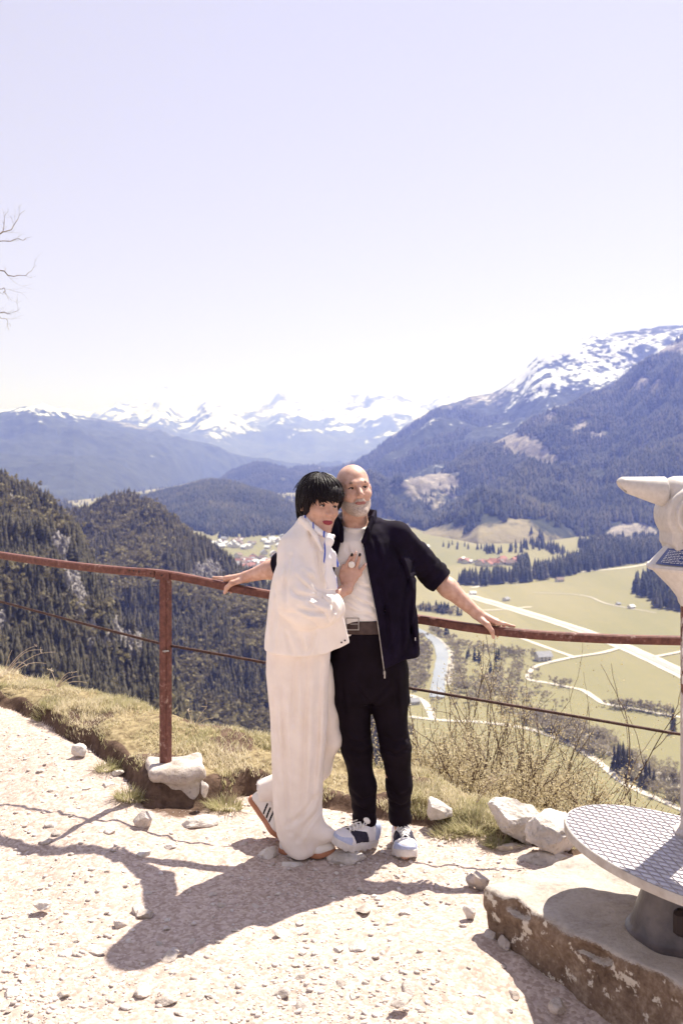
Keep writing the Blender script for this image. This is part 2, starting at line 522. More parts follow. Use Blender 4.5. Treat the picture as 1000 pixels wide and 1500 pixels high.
class Layer:
    def __init__(s, name, ridge, foot, zf, nu, nv, amp, wl, shape=1.15, seed=0, ridge_amp=0.0, back=1.35, masks=None, material=None, label=None):
        px = np.linspace(ridge[0][0], ridge[-1][0], nu); rp = np.array(ridge, float); fp = np.array(foot, float)
        Yr = smooth_interp(px, rp[:, 0], rp[:, 2]); zr = CAMZ - (smooth_interp(px, rp[:, 0], rp[:, 1]) - HOR) * Yr / FOC
        Xr = (px - 500) * Yr / FOC
        zr = zr + ridge_amp * fbm(Xr / wl * 4, Yr / wl * 4, 0, 4, seed + 5)
        Yf = np.interp(px, fp[:, 0], fp[:, 1])
        v = np.concatenate([np.linspace(0, 1, nv), np.linspace(1, back, max(4, nv // 8))[1:]])
        U, Vv = np.meshgrid(np.arange(nu), v, indexing='ij')
        Y = Yf[:, None] + (Yr - Yf)[:, None] * Vv; X = (px[:, None] - 500) * Y / FOC
        t = np.clip(Vv, 0, 1)
        zl = zf + (zr[:, None] - zf) * t ** shape
        zl = np.where(Vv > 1, zr[:, None] - (Vv - 1) * (Yr - Yf)[:, None] * 0.5, zl)
        env = np.sin(np.clip(t, 0, 1) * PI) ** 0.7 * (Vv <= 1)
        nz = ridged(X / wl, Y / wl, 0, 6, seed) * .7 + fbm(X / wl * 2.3, Y / wl * 2.3, 0, 5, seed + 3) * .5
        Z = zl + amp * env * nz
        s.P = np.stack([X, Y, Z], -1); s.nu, s.nv = nu, len(v); s.v = v; s.px = px
        gz = np.gradient(Z, axis=1) / (np.gradient(Y, axis=1) + 1e-6)
        s.m = masks(X, Y, Z, t, px[:, None] + 0 * t, gz, nz) if masks else {}
        for k in ("meadow", "rock", "snow"): s.m.setdefault(k, np.full(t.shape, -1.0))
        i, j = np.meshgrid(np.arange(nu - 1), np.arange(len(v) - 1), indexing='ij'); a = i * len(v) + j
        F = np.stack([a, a + len(v), a + len(v) + 1, a + 1], -1).reshape(-1, 4)
        s.o = mk(name, s.P.reshape(-1, 3), F, material, origin=s.P[nu // 2, 0], attr={k: q.ravel() for k, q in s.m.items()})
        tag(s.o, label, kind="structure")

    def sample(s, n, seed, vmax=1.0, keep=None):
        r = np.random.default_rng(seed)
        A = np.linalg.norm(np.cross(s.P[1:, :-1] - s.P[:-1, :-1], s.P[:-1, 1:] - s.P[:-1, :-1]), axis=-1)
        A = A * (s.v[None, 1:] <= vmax + 1e-6)
        k = r.choice(A.size, n, p=A.ravel() / A.sum()); i, j = np.unravel_index(k, A.shape)
        a, b = r.random(n), r.random(n)
        def bl(Q):
            w = lambda q: q[:, None] if Q.ndim == 3 else q
            return Q[i, j] * w((1 - a) * (1 - b)) + Q[i + 1, j] * w(a * (1 - b)) + Q[i, j + 1] * w((1 - a) * b) + Q[i + 1, j + 1] * w(a * b)
        P = bl(s.P); mk_ = {q: bl(z) for q, z in s.m.items()}
        if keep is not None:
            g = keep(P, mk_, r); P = P[g]
        return P


def pxy(P): return 500 + P[:, 0] * FOC / P[:, 1], HOR + (CAMZ - P[:, 2]) * FOC / P[:, 1]


SNOW = (0.60, 0.61, 0.66)
def m_far(X, Y, Z, t, px, gz, nz): return dict(snow=sstep(-60, 650, Z) * .53 - .01 + .10 * nz, rock=sstep(.45, .8, t) * .8, meadow=-1 + 0 * t)
Layer("mountain_range", [(-500, 625, 17000), (-100, 612, 17000), (100, 615, 17000), (150, 607, 17000), (190, 597, 16500), (215, 594, 16500), (240, 583, 16500), (262, 591, 16800), (300, 587, 17000), (332, 589, 17000), (362, 606, 17000), (378, 596, 17000), (420, 589, 16500), (455, 598, 16500), (480, 591, 17000), (520, 589, 17000), (560, 586, 16800), (592, 579, 16500), (614, 592, 16800), (640, 584, 17000), (700, 600, 17000), (900, 612, 17000), (1500, 620, 17000)],
      [(-500, 8500), (1500, 8500)], -160, 620, 80, 320, 2200, 1.2, 3, 110, masks=m_far, material=slope_mat("snow_range_rock", (.07, .075, .08), (.2, .2, .12), (.22, .21, .21), SNOW, .0012, .8, 90))
def m_mid(X, Y, Z, t, px, gz, nz): return dict(snow=sstep(130, 380, Z) * .66 * sstep(260, 60, px) + .10 * nz - .06, rock=sstep(.55, .95, t) * .42, meadow=.3 - .35 * sstep(.1, .5, t))
L_MID = Layer("mountain_ridge", [(-600, 540, 8000), (-150, 585, 8000), (0, 604, 8000), (30, 600, 8000), (62, 598, 7900), (100, 606, 7800), (130, 611, 7700), (165, 614, 7600), (200, 623, 7500), (250, 638, 7400), (300, 655, 7400), (350, 668, 7500), (420, 682, 7800), (520, 690, 8500)],
      [(-600, 3200), (0, 3350), (110, 3600), (170, 4100), (250, 5200), (300, 6700), (420, 7500), (520, 8300)], -160, 460, 90, 110, 1200, 1.05, 11, 20, masks=m_mid, material=slope_mat("far_forest_ridge", (.05, .055, .05), (.24, .22, .13), (.26, .25, .25), SNOW, .003, .9, 40))
def m_back(X, Y, Z, t, px, gz, nz): return dict(snow=sstep(-20, 420, Z) * .50 * sstep(640, 800, px) + .16 * nz - .03 , rock=sstep(.45, .9, t) * .5, meadow=.2 * sstep(.3, .9, t) + .08)
L_BACK = Layer("snowy_mountain", [(430, 702, 6500), (500, 690, 6200), (535, 672, 6000), (560, 651, 5800), (590, 626, 5600), (620, 604, 5500), (650, 591, 5400), (680, 588, 5300), (720, 579, 5200), (760, 548, 5100), (800, 516, 5000), (830, 504, 5000), (860, 491, 5000), (900, 487, 5000), (940, 483, 5000), (1000, 474, 5000), (1100, 452, 5000), (1600, 420, 5000)],
      [(430, 4600), (520, 3300), (620, 2900), (1600, 2600)], -160, 480, 110, 95, 700, 1.15, 21, 14, masks=m_back, material=slope_mat("snowy_mountain_rock", (.040, .045, .040), (.20, .17, .12), (.30, .27, .25), SNOW, .006, .9, 22))
def m_front(X, Y, Z, t, px, gz, nz):
    gully = fbm(X / 190 + Z / 300, Z / 420, 0, 4, 77)
    PY = HOR + (CAMZ - Z) * FOC / Y
    bl = lambda cx, cy, rx, ry: np.exp(-((px - cx) / rx) ** 2 - ((PY - cy) / ry) ** 2)
    strk = .5 + .5 * noise3((px + (PY - 600) * .45) / 13, PY / 70, 0, 41)
    patch = (.75 * bl(745, 655, 45, 24) + .7 * bl(662, 715, 20, 14) + .6 * bl(700, 690, 40, 14) + 1.9 * bl(890, 600, 50, 40) + 2.0 * bl(955, 560, 32, 55) + .6 * bl(760, 758, 16, 9)) * (.25 + .75 * strk)
    pit = sstep(60, 25, np.hypot(px - 925, (HOR + (CAMZ - Z) * FOC / Y - 785) * 2.2))
    return dict(snow=-.30 + sstep(150, 520, Z) * .62 + .35 * gully, rock=np.maximum(.16 + .36 * patch + .40 * gully - .2 * sstep(.45, .2, t) + .28 * sstep(.5, 1, t), pit * .9), meadow=.13 + .30 * patch + .50 * gully - .25 * sstep(850, 990, px) * sstep(.45, .1, t) - .22 * sstep(.42, .2, t) + .5 * sstep(.09 + .07 * noise3(X / 90, 0, 0, 6), .0, t))
L_FRONT = Layer("forested_mountain", [(500, 775, 2900), (535, 753, 2950), (560, 741, 3000), (600, 718, 3050), (650, 690, 3100), (700, 657, 3200), (740, 641, 3250), (780, 623, 3300), (820, 606, 3350), (860, 590, 3400), (900, 567, 3450), (940, 535, 3500), (980, 506, 3550), (1000, 497, 3600), (1100, 462, 3600), (1600, 380, 3600)],
      [(500, 2850), (560, 2620), (620, 2060), (700, 1830), (780, 1850), (850, 2000), (930, 1950), (1000, 1900), (1600, 1700)], -161, 460, 120, 80, 380, 1.12, 31, 7, masks=m_front, material=slope_mat("forested_mountain_floor", (.040, .044, .030), (.24, .205, .13), (.34, .30, .27), SNOW, .012, .8, 9))
fk = lambda P, m, r: (m["meadow"] + .5 * (fbm(P[:, 0] / 40, P[:, 1] / 40, 0, 3, 5)) * .6 < .34 + r.normal(size=len(P)) * .05) & (m["rock"] < .52 + r.normal(size=len(P)) * .08) & (m["snow"] < .1 + r.random(len(P)) * .25)
vis = lambda P: (lambda q: (q[0] > -60) & (q[0] < 1060))(pxy(P))
pf = L_FRONT.sample(105000, 3, .98, lambda P, m, r: fk(P, m, r) & vis(P))
scatter("mountain_forest", CON_LO, pf, RNG.uniform(12, 25, len(pf)), M_FAR_CONIFER, 5)
pb = L_BACK.sample(50000, 4, .8, lambda P, m, r: (m["snow"] < .12) & (m["rock"] + r.normal(size=len(P)) * .1 < .38) & vis(P))
scatter("high_forest", CON_LO, pb, RNG.uniform(14, 26, len(pb)), M_FAR_CONIFER, 6)
# wooded hills standing in the valley
def m_hill(X, Y, Z, t, px, gz, nz): return dict(meadow=.12 + .3 * fbm(X / 130, Y / 130, 0, 3, 9) + 0 * t, rock=.05 + 0 * t)
M_HILL = slope_mat("wooded_hill_floor", (.034, .04, .028), (.22, .19, .09), (.3, .27, .24), SNOW, .012, .8, 6)
for nm_, rd, ft, dens, sd in (
    ("wooded_hill", [(140, 752, 2800), (170, 744, 2800), (200, 735, 2850), (230, 727, 2900), (270, 718, 2900), (300, 711, 2900), (335, 711, 2900), (362, 716, 2850), (390, 728, 2800), (420, 745, 2700), (450, 765, 2600)], [(140, 2450), (300, 2120), (380, 2150), (450, 2450)], 15000, 41),
    ("distant_hill", [(318, 708, 5200), (345, 689, 5200), (372, 681, 5200), (400, 683, 5200), (430, 688, 5200), (470, 690, 5300), (520, 684, 5400), (570, 694, 5500), (620, 702, 5600)], [(318, 4700), (400, 4300), (620, 5000)], 9000, 42),
    ("low_hill", [(20, 762, 2300), (55, 749, 2300), (85, 741, 2300), (104, 744, 2300), (122, 757, 2300)], [(20, 2150), (122, 2250)], 1500, 43)):
    L = Layer(nm_, rd, ft, -161, 140, 40, 14, 260, .85, sd, 4, masks=m_hill, material=M_HILL)
    ph = L.sample(dens, sd, 1.0, lambda P, m, r: m["meadow"] + r.normal(size=len(P)) * .06 < .36)
    scatter("hill_forest", CON_LO, ph, RNG.uniform(12, 22, len(ph)), M_FAR_CONIFER, sd)

# the two steep slopes across the gorge
def m_cone(X, Y, Z, t, px, gz, nz):
    py = HOR + (CAMZ - Z) * FOC / Y
    cliff = sstep(34, 12, np.hypot((px - 300) * .9, py - 845 + .35 * (px - 300))) * .75 + sstep(20, 6, np.hypot(px - 330, (py - 852) * .6)) * .4
    return dict(rock=cliff + .12 * nz + .03, meadow=.12 + .25 * nz)
M_SLOPE = slope_mat("steep_slope_floor", (.075, .062, .04), (.17, .14, .08), (.27, .245, .24), SNOW, .06, .9, 2.2)
L_CONE = Layer("wooded_ridge", [(40, 790, 1050), (70, 768, 1020), (90, 758, 1000), (112, 752, 990), (140, 743, 980), (172, 734, 960), (190, 731, 950), (206, 735, 930), (226, 746, 910), (246, 763, 890), (268, 781, 870), (300, 799, 850), (330, 824, 820), (352, 838, 800), (382, 856, 780), (420, 888, 740), (460, 935, 700), (520, 1005, 650), (560, 1060, 600), (590, 1110, 560)],
      [(40, 520), (590, 500)], -168, 330, 170, 15, 120, .95, 51, 3, masks=m_cone, material=M_SLOPE)
def m_near(X, Y, Z, t, px, gz, nz):
    py = HOR + (CAMZ - Z) * FOC / Y
    c1 = sstep(17, 5, np.abs(px - 100 - (py - 840) * .33 + 7 * noise3(py / 14, 0, 0, 3))) * sstep(770, 800, py) * sstep(975, 930, py)
    c2 = sstep(26, 8, np.hypot((px - 185) * .5, py - 938 + 10 * noise3(px / 12, 3, 0, 3))) * .95
    c3 = sstep(16, 5, np.hypot(px - 4, (py - 920) * .45)) + sstep(7, 2, np.hypot(px - 18, (py - 735) * .4)) * .8
    return dict(rock=np.maximum(np.maximum(c1, c2), c3) * .95 + .1 * nz, meadow=.15 + .2 * nz)
L_NEAR = Layer("steep_slope", [(-600, 520, 640), (-150, 645, 600), (0, 713, 560), (28, 721, 550), (50, 736, 540), (75, 748, 530), (95, 765, 520), (112, 786, 505), (126, 815, 490), (142, 850, 470), (162, 890, 450), (190, 925, 430), (222, 962, 410), (258, 1030, 380), (300, 1100, 350)],
      [(-600, 240), (300, 270)], -88, 330, 190, 11, 70, 1.0, 61, 3, masks=m_near, material=M_SLOPE)
notrock = lambda lim: (lambda P, m, r: (m["rock"] + r.normal(size=len(P)) * .12 < lim))
pc = L_CONE.sample(15000, 7, 1.0, notrock(.6))
mixc = fbm(pc[:, 0] / 55, pc[:, 1] / 55, 0, 3, 15) + RNG.normal(size=len(pc)) * .35
hc = RNG.uniform(5.5, 12.5, len(pc))
scatter("ridge_conifer_forest", CON_MID, pc[mixc < .22], hc[mixc < .22], M_CONIFER, 8)
scatter("ridge_leafing_woods", LEAFY, pc[mixc >= .22], hc[mixc >= .22] * .8, M_LEAFY, 9, np.full((mixc >= .22).sum(), 1.15))
pn = L_NEAR.sample(15500, 9, 1.0, notrock(.58))
q = pxy(pn); g = (q[0] > -120) & (q[0] < 300) & (q[1] < 1110); pn = pn[g]
hn_ = RNG.uniform(4.5, 10.0, len(pn)); mixn = fbm(pn[:, 0] / 35, pn[:, 1] / 35, 0, 3, 19) + RNG.normal(size=len(pn)) * .4
con = mixn < .38
PIX, PIY = pxy(pn)
app = hn_ / pn[:, 1] * (PIX > 4) * (PIX < 290) * (PIY > 720) * (PIY < 985 + .27 * PIX) * con
order = np.argsort(-app)[:262]
rest = con.copy(); rest[order] = False
scatter("slope_conifer_forest", CON_MID, pn[rest], hn_[rest], M_CONIFER, 10)
scatter("slope_leafing_woods", LEAFY, pn[~con], hn_[~con] * .8, M_LEAFY, 11, np.full((~con).sum(), 1.1))

M_TRUNK = mat("conifer_bark", (.07, .05, .04), (.12, .09, .07), 3, .9)
PROTO = []
def conifer_thing(k, label, group):
    root = empty("conifer_tree", (0, 0, 0)); ORIGIN[root.name] = np.zeros(3)
    tv, tf = CON_HI[k]
    mk("crown", tv, tf, M_CONIFER, root, smooth=False, attr={"tint": np.full(len(tv), .15 + .14 * k)})
    MB().tube([(0, 0, -.06), (0, 0, .25), (0, 0, .8)], [.02, .016, .004], 6).build("trunk", M_TRUNK, root)
    return tag(root, label, "tree", group)
def place_conifers(P, H, label, group, wid=1.0):
    pro = [None] * len(CON_HI)
    for i, (p, h) in enumerate(zip(P, H)):
        k = i % len(CON_HI)
        if pro[k] is None: pro[k] = o = conifer_thing(k, label, group)
        else: o = copy_tree(pro[k])
        o.location = p; o.scale = (h * wid, h * wid, h); o.rotation_euler = (0, 0, i * 2.4)
place_conifers(pn[order], hn_[order], "dark conifer among others on the steep rocky slope behind the railing", "conifers on the steep slope")

# ================================================================== valley floor
ZV = -160.0
def vp(px, py, dz=0.0): return at_z(px, py, ZV + dz)
M_FIELD, nt, bs = _new("meadow_grass")
v = _coord(nt, (1, 1, 1), True)
n1 = _noise(nt, .004, 5, .5, _coord(nt, (1, .35, 1), True, (0, 0, .5))); n2 = _noise(nt, .09, 5, .6, v)
vo = nt.nodes.new("ShaderNodeTexVoronoi"); vo.inputs["Scale"].default_value = .0042; nt.links.new(_coord(nt, (1, .55, 1), True, (0, 0, .62)), vo.inputs["Vector"])
sp = nt.nodes.new("ShaderNodeSeparateColor"); nt.links.new(vo.outputs["Color"], sp.inputs[0])
n3 = _noise(nt, .03, 4, .6, _coord(nt, (1, .06, 1), True, (0, 0, .75))); f = _math(nt, 'ADD', _math(nt, 'ADD', _math(nt, 'MULTIPLY', n1, .45), _math(nt, 'MULTIPLY', n3, .20)), _math(nt, 'ADD', _math(nt, 'MULTIPLY', sp.outputs[0], .22), _math(nt, 'MULTIPLY', n2, .13)))
nt.links.new(_ramp(nt, f, [(.28, (.145, .145, .075)), (.5, (.205, .186, .104)), (.72, (.265, .232, .145))]), bs.inputs["Base Color"])
bs.inputs["Roughness"].default_value = .95; bs.inputs["Specular IOR Level"].default_value = .1
ys = np.geomspace(150, 26000, 60); th = np.linspace(-1.25, 1.25, 60)
Yg, Tg = np.meshgrid(ys, th, indexing='ij'); Xg = Yg * Tg * 1.2 + Tg * 500
G = np.stack([Xg, Yg, ZV + 0 * Xg], -1)
ii, jj = np.meshgrid(np.arange(59), np.arange(59), indexing='ij'); a = ii * 60 + jj
tag(mk("valley_floor", G.reshape(-1, 3), np.stack([a, a + 1, a + 61, a + 60], -1).reshape(-1, 4), M_FIELD, origin=(0, 1000, ZV)), kind="structure")


def strip(name, pix, width, mt, dz, n=60, kind="structure"):
    P = np.array([vp(x, y) for x, y in pix]); d = np.concatenate([[0], np.cumsum(np.linalg.norm(np.diff(P, axis=0), axis=1))])
    t = np.linspace(0, d[-1], n); C = np.stack([smooth_interp(t, d, P[:, 0]), smooth_interp(t, d, P[:, 1]), np.full(n, ZV + dz)], 1)
    w = np.interp(t, d, np.broadcast_to(width, (len(pix),))) * (1 + .08 * noise3(t / 15, 0, 0, 4))
    T = np.gradient(C, axis=0); T /= np.linalg.norm(T, axis=1)[:, None]; N = np.stack([-T[:, 1], T[:, 0], 0 * t], 1)
    V = np.concatenate([C - N * w[:, None] / 2, C + N * w[:, None] / 2]); i = np.arange(n - 1)
    return tag(mk(name, V, np.stack([i, i + 1, i + n + 1, i + n], 1), mt, origin=C[0]), kind=kind)


M_ROADW = mat("pale_gravel_road", (.55, .50, .45), (.46, .42, .37), .05, .9, world=True)
M_TAR = mat("worn_asphalt", (.30, .28, .27), (.36, .34, .32), .03, .9, world=True)
M_RIV = mat("river_water", (.20, .22, .25), (.27, .285, .31), .03, .35, spec=.5, world=True)
M_BED = mat("gravel_bank", (.33, .30, .27), (.40, .37, .33), .04, .95, world=True)
strip("airstrip", [(676, 870), (770, 898), (863, 928), (944, 961), (1000, 988), (1060, 1017)], 17, M_ROADW, .30)
strip("airstrip_centre", [(676, 870), (770, 898), (863, 928), (944, 961), (1000, 988), (1060, 1017)], 7, M_TAR, .55)
strip("farm_road", [(740, 926), (787, 944), (841, 963)], 4.5, M_ROADW, .30)
strip("farm_road", [(803, 971), (841, 963), (880, 957), (906, 950)], 4.5, M_ROADW, .62)
strip("farm_road", [(957, 963), (988, 957), (1030, 948)], 4.5, M_ROADW, .62)
strip("winding_path", [(803, 971), (788, 975), (776, 984), (773, 991), (778, 997), (797, 1000), (822, 1005), (851, 1011), (868, 1021), (888, 1032), (918, 1037), (950, 1043), (984, 1049), (1040, 1058)], [4] * 14, M_ROADW, .35, 120)
strip("field_track", [(690, 861), (760, 850), (850, 838), (920, 831), (960, 824)], 6, M_ROADW, .30)
strip("field_track", [(780, 868), (850, 872), (890, 885), (960, 898)], 3, M_BED, .30)
strip("field_track", [(680, 895), (735, 893), (778, 889)], 4, M_ROADW, .36)
strip("river_road", [(600, 1050), (640, 1055), (700, 1058), (768, 1067), (803, 1077), (836, 1091), (869, 1112), (893, 1131), (918, 1150), (986, 1181), (1060, 1215)], 4.2, M_ROADW, .35, 90)
strip("forest_road", [(560, 1008), (594, 1017), (617, 1026), (628, 1040), (634, 1055)], 4.5, M_ROADW, .42)
strip("gravel_bank", [(755, 1046), (800, 1058), (850, 1078), (900, 1105), (950, 1130), (1000, 1150), (1060, 1172)], [5, 8, 10, 9, 13, 14, 14], M_BED, .3, 70)
strip("river", [(575, 905), (608, 921), (628, 932), (642, 945), (647, 957), (645, 980), (641, 1005), (640, 1022)], [6, 7, 8, 9, 10, 10, 10, 10], M_RIV, .5, 70)
strip("gravel_bank", [(600, 920), (628, 930), (646, 945), (653, 957), (651, 980), (648, 1003)], [5, 7, 9, 12, 13, 13], M_BED, .3, 50)


# ------------------------------------------------------------------ woods and shrubs on the valley floor
def in_poly(n, poly, seed):
    r = np.random.default_rng(seed); P = np.array([vp(x, y)[:2] for x, y in poly]); lo, hi = P.min(0), P.max(0)
    q = r.uniform(lo, hi, (n * 8, 2)); c = np.zeros(len(q), bool)
    for i in range(len(P)):
        a, b = P[i], P[i - 1]
        k = (a[1] > q[:, 1]) != (b[1] > q[:, 1])
        c ^= k & (q[:, 0] < (b[0] - a[0]) * (q[:, 1] - a[1]) / (b[1] - a[1] + 1e-9) + a[0])
    q = q[c][:n]; return np.column_stack([q, np.full(len(q), ZV)])


def along(n, pix, w, seed):
    r = np.random.default_rng(seed); P = np.array([vp(x, y) for x, y in pix]); d = np.concatenate([[0], np.cumsum(np.linalg.norm(np.diff(P, axis=0), axis=1))])
    t = r.random(n) * d[-1]; C = np.stack([np.interp(t, d, P[:, 0]), np.interp(t, d, P[:, 1]), np.full(n, ZV)], 1)
    C[:, :2] += r.normal(size=(n, 2)) * w; return C


def woods(name, P, h0, h1, tm, mt, seed, wid=1.0):
    r = np.random.default_rng(seed); return scatter(name, tm, P, r.uniform(h0, h1, len(P)), mt, seed, np.full(len(P), wid))


woods("valley_forest", in_poly(420, [(925, 868), (955, 845), (1060, 838), (1060, 905), (960, 893)], 1), 15, 27, CON_MID, M_FAR_CONIFER, 1)
woods("valley_forest", np.concatenate([in_poly(700, [(740, 848), (800, 836), (860, 818), (920, 806), (960, 800), (960, 822), (880, 834), (800, 850), (750, 856)], 2), along(90, [(684, 856), (740, 852)], 9, 12)]), 12, 25, CON_MID, M_FAR_CONIFER, 2)
woods("valley_forest", in_poly(700, [(845, 800), (900, 795), (985, 790), (985, 815), (920, 812), (860, 818)], 3), 12, 25, CON_MID, M_FAR_CONIFER, 3)
woods("valley_forest", in_poly(90, [(757, 828), (772, 824), (776, 838), (762, 838)], 4), 12, 20, CON_MID, M_FAR_CONIFER, 4)
woods("valley_forest", in_poly(300, [(300, 782), (420, 770), (440, 776), (430, 784), (320, 790)], 5), 12, 20, CON_LO, M_FAR_CONIFER, 5)
woods("valley_forest", np.concatenate([along(40, [(655, 800), (700, 806), (740, 812), (800, 800)], 16, 6), along(30, [(780, 798), (800, 806), (820, 812)], 10, 7)]), 11, 20, CON_MID, M_FAR_CONIFER, 6)
woods("far_valley_woods", np.concatenate([along(500, [(100, 742), (200, 720), (300, 705), (380, 712), (430, 722)], 120, 8), along(300, [(360, 716), (420, 735), (440, 760)], 70, 9), along(250, [(250, 690), (420, 712)], 200, 10)]), 12, 22, CON_LO, M_FAR_CONIFER, 7)
RIVP = np.array([vp(x, y)[:2] for x, y in [(590, 913), (608, 921), (628, 932), (642, 945), (647, 957), (646, 970), (645, 982), (641, 1005), (640, 1022)]]); RIVQ = np.concatenate([a + (b - a) * np.linspace(0, 1, 12)[:, None] for a, b in zip(RIVP[:-1], RIVP[1:])])
def off_river(P): return P[np.min(np.hypot(P[:, None, 0] - RIVQ[None, :, 0], P[:, None, 1] - RIVQ[None, :, 1] + 4), axis=1) > 9]
riv = np.concatenate([in_poly(330, [(590, 915), (612, 925), (640, 960), (636, 1010), (600, 1012), (590, 960)], 11), along(150, [(628, 922), (655, 938), (664, 955), (662, 985), (655, 1010)], 5, 13), along(170, [(660, 1000), (700, 1010), (745, 1030)], 16, 14)])
woods("riverside_thicket", off_river(riv), 3.5, 8, LEAFY, M_BARE, 8, 1.2)
woods("riverside_thicket", np.concatenate([along(240, [(740, 1042), (790, 1052), (850, 1072), (890, 1090)], 3.0, 15), along(190, [(870, 1095), (930, 1118), (990, 1148), (1050, 1170)], 6, 16), along(210, [(775, 1057), (830, 1082), (870, 1104)], 3.5, 17), along(90, [(930, 1140), (990, 1172), (1040, 1190)], 4, 18)]), 3.0, 7.0, LEAFY_HI, M_BARE, 9, 1.15)
woods("field_hedge", np.concatenate([along(60, [(608, 893), (640, 895), (672, 902)], 4, 19), along(70, [(895, 1036), (930, 1040), (985, 1050)], 2, 20), along(90, [(676, 948), (720, 955), (780, 964)], 5, 21), along(50, [(755, 975), (765, 1000)], 9, 22), along(14, [(812, 1003), (830, 1008)], 3, 23)]), 3, 8, LEAFY, M_BARE, 10)
woods("field_hedge", np.concatenate([along(28, [(608, 893), (640, 895), (672, 902)], 4, 24), along(9, [(690, 965), (710, 970), (716, 985)], 8, 25), along(4, [(640, 925), (660, 940)], 6, 29)]), 8, 13, CON_MID, M_FAR_CONIFER, 11)
# the dark conifers by the river road: things of their own
cp = np.array([vp(x, y) for x, y in [(899, 1128), (905, 1133), (912, 1136), (918, 1139), (925, 1134), (938, 1150), (945, 1153), (950, 1149), (957, 1153), (908, 1126), (922, 1143), (985, 1073)]])
place_conifers(cp, [14, 17, 18, 16, 13, 11, 15, 12, 10, 14, 13, 17], "tall dark conifer in the small group beside the pale river road in the valley", "conifers by the river road", .8)

# ------------------------------------------------------------------ houses
M_WALL = mat("house_plaster", (.72, .69, .64), (.6, .57, .52), .3, .9)
M_ROOFS = [mat("roof_tiles_" + n, c, tuple(.75 * x for x in c), .8, .8) for n, c in (("red", (.30, .13, .10)), ("brown", (.20, .14, .12)), ("grey", (.30, .30, .33)), ("white", (.75, .75, .76)))]
def house_mesh(k):
    m = MB(); m.box((0, 0, 1.6), (1.0 * 9, 7, 3.6)); nwall = len(m.f)
    m.add([[-4.5, -3.5, 3.4], [-4.5, 3.5, 3.4], [-4.5, 0, 6.0]], [(0, 1, 2)]); m.add([[4.5, -3.5, 3.4], [4.5, 3.5, 3.4], [4.5, 0, 6.0]], [(0, 2, 1)]); nwall = len(m.f)
    for s in (-1, 1):
        p = np.array([[-5.2, s * 4.4, 2.9], [5.2, s * 4.4, 2.9], [5.2, 0, 6.2], [-5.2, 0, 6.2]]); q = p + [0, 0, .25]
        m.add(np.concatenate([p, q]), [(0, 3, 2, 1), (4, 5, 6, 7), (0, 1, 5, 4), (1, 2, 6, 5), (2, 3, 7, 6), (3, 0, 4, 7)])
    wf = len(m.f)
    for x in (-2.6, 0, 2.6):
        for z in (1.0, 2.4): m.box((x, -3.52, z), (.9, .06, .9)); m.box((x, 3.52, z), (.9, .06, .9))
    idx = [0] * nwall + [1] * (wf - nwall) + [2] * (len(m.f) - wf)
    return m, idx
M_PANE = mat("dark_window", (.05, .06, .08), rough=.2, spec=.5)
HP = []
for k in range(4):
    m, idx = house_mesh(k)
    o = mk("village_house", np.concatenate(m.v), m.f, [M_WALL, M_ROOFS[k], M_PANE], origin=(0, 0, 0), smooth=False, mat_idx=idx); HP.append(o)
used = [False] * 4
def put_house(px, py, k, s, rz, label, cat="house", group=None, name=None):
    o = HP[k] if not used[k] else HP[k].copy()
    if used[k]: COL.objects.link(o)
    used[k] = True
    if name: o.name = name
    o.location = vp(px, py); o.scale = (s, s, s * .9); o.rotation_euler = (0, 0, rz); tag(o, label, cat, group)
r = np.random.default_rng(5)
for i in range(36):
    t = r.random(); put_house(703 + 62 * t + r.normal() * 3, 827 - 3 * t + r.normal() * 2.2, int(r.choice([0, 0, 1, 0])), r.uniform(1.0, 1.5), r.random() * 3, "small red roofed house in the hamlet at the foot of the forested mountain", group="houses of the hamlet by the forest")
for i in range(8):
    put_house(672 + 26 * r.random(), 824 + r.normal() * 1.2, int(r.choice([0, 2, 3])), r.uniform(1.0, 1.3), r.random() * 3, "pale small house at the left end of the hamlet right of the man", group="houses at the hamlet's end")
for i in range(60):
    t = r.random(); put_house(338 + 82 * t + r.normal() * 4, 828 - 8 * t + r.normal() * 4.5, int(r.choice([0, 1, 3, 2])), r.uniform(.9, 1.4), r.random() * 3, "house of the valley village seen just above the man's arm on the left", group="houses of the nearer village")
for i in range(44):
    t = r.random(); put_house(310 + 105 * t, 800 - 6 * t + r.normal() * 3.5, int(r.choice([3, 1, 2, 3])), r.uniform(1.0, 1.6), r.random() * 3, "pale house of the farther village below the wooded hill in the valley", group="houses of the farther village")
for (px_, py_, k, s, lab, cat) in (
    (795, 967, 2, 1.25, "grey roofed farmhouse where the pale winding path meets the farm road", "farmhouse"),
    (741, 880, 2, .75, "dark field barn in the meadow above the airstrip", "barn"), (692, 871, 3, .75, "white roofed shed at the far end of the airstrip", "shed"),
    (819, 852, 1, 1.0, "brown hut at the edge of the valley forest beside the field track", "hut"), (924, 891, 3, .7, "small white hut in the open meadow near the dark wood", "hut"),
    (905, 886, 2, .5, "tiny dark hut in the meadow left of the white hut", "hut"), (712, 995, 1, .6, "little hut among the bushes right of the river", "hut"),
    (606, 1031, 2, .7, "dark hut beside the forest road close to the man's trousers", "hut"), (624, 803, 3, 1.1, "white roofed barn just right of the man's sleeve", "barn"),
    (852, 817, 3, 1.8, "long white building at the foot of the forested mountain", "building"), (838, 818, 0, 1.3, "reddish house beside the long white building below the mountain", "house"), (935, 812, 3, 1.1, "pale barn in the trees under the gravel pit", "barn")):
    put_house(px_, py_, k, s, r.random() * .6 + .2, lab, cat, name=cat)
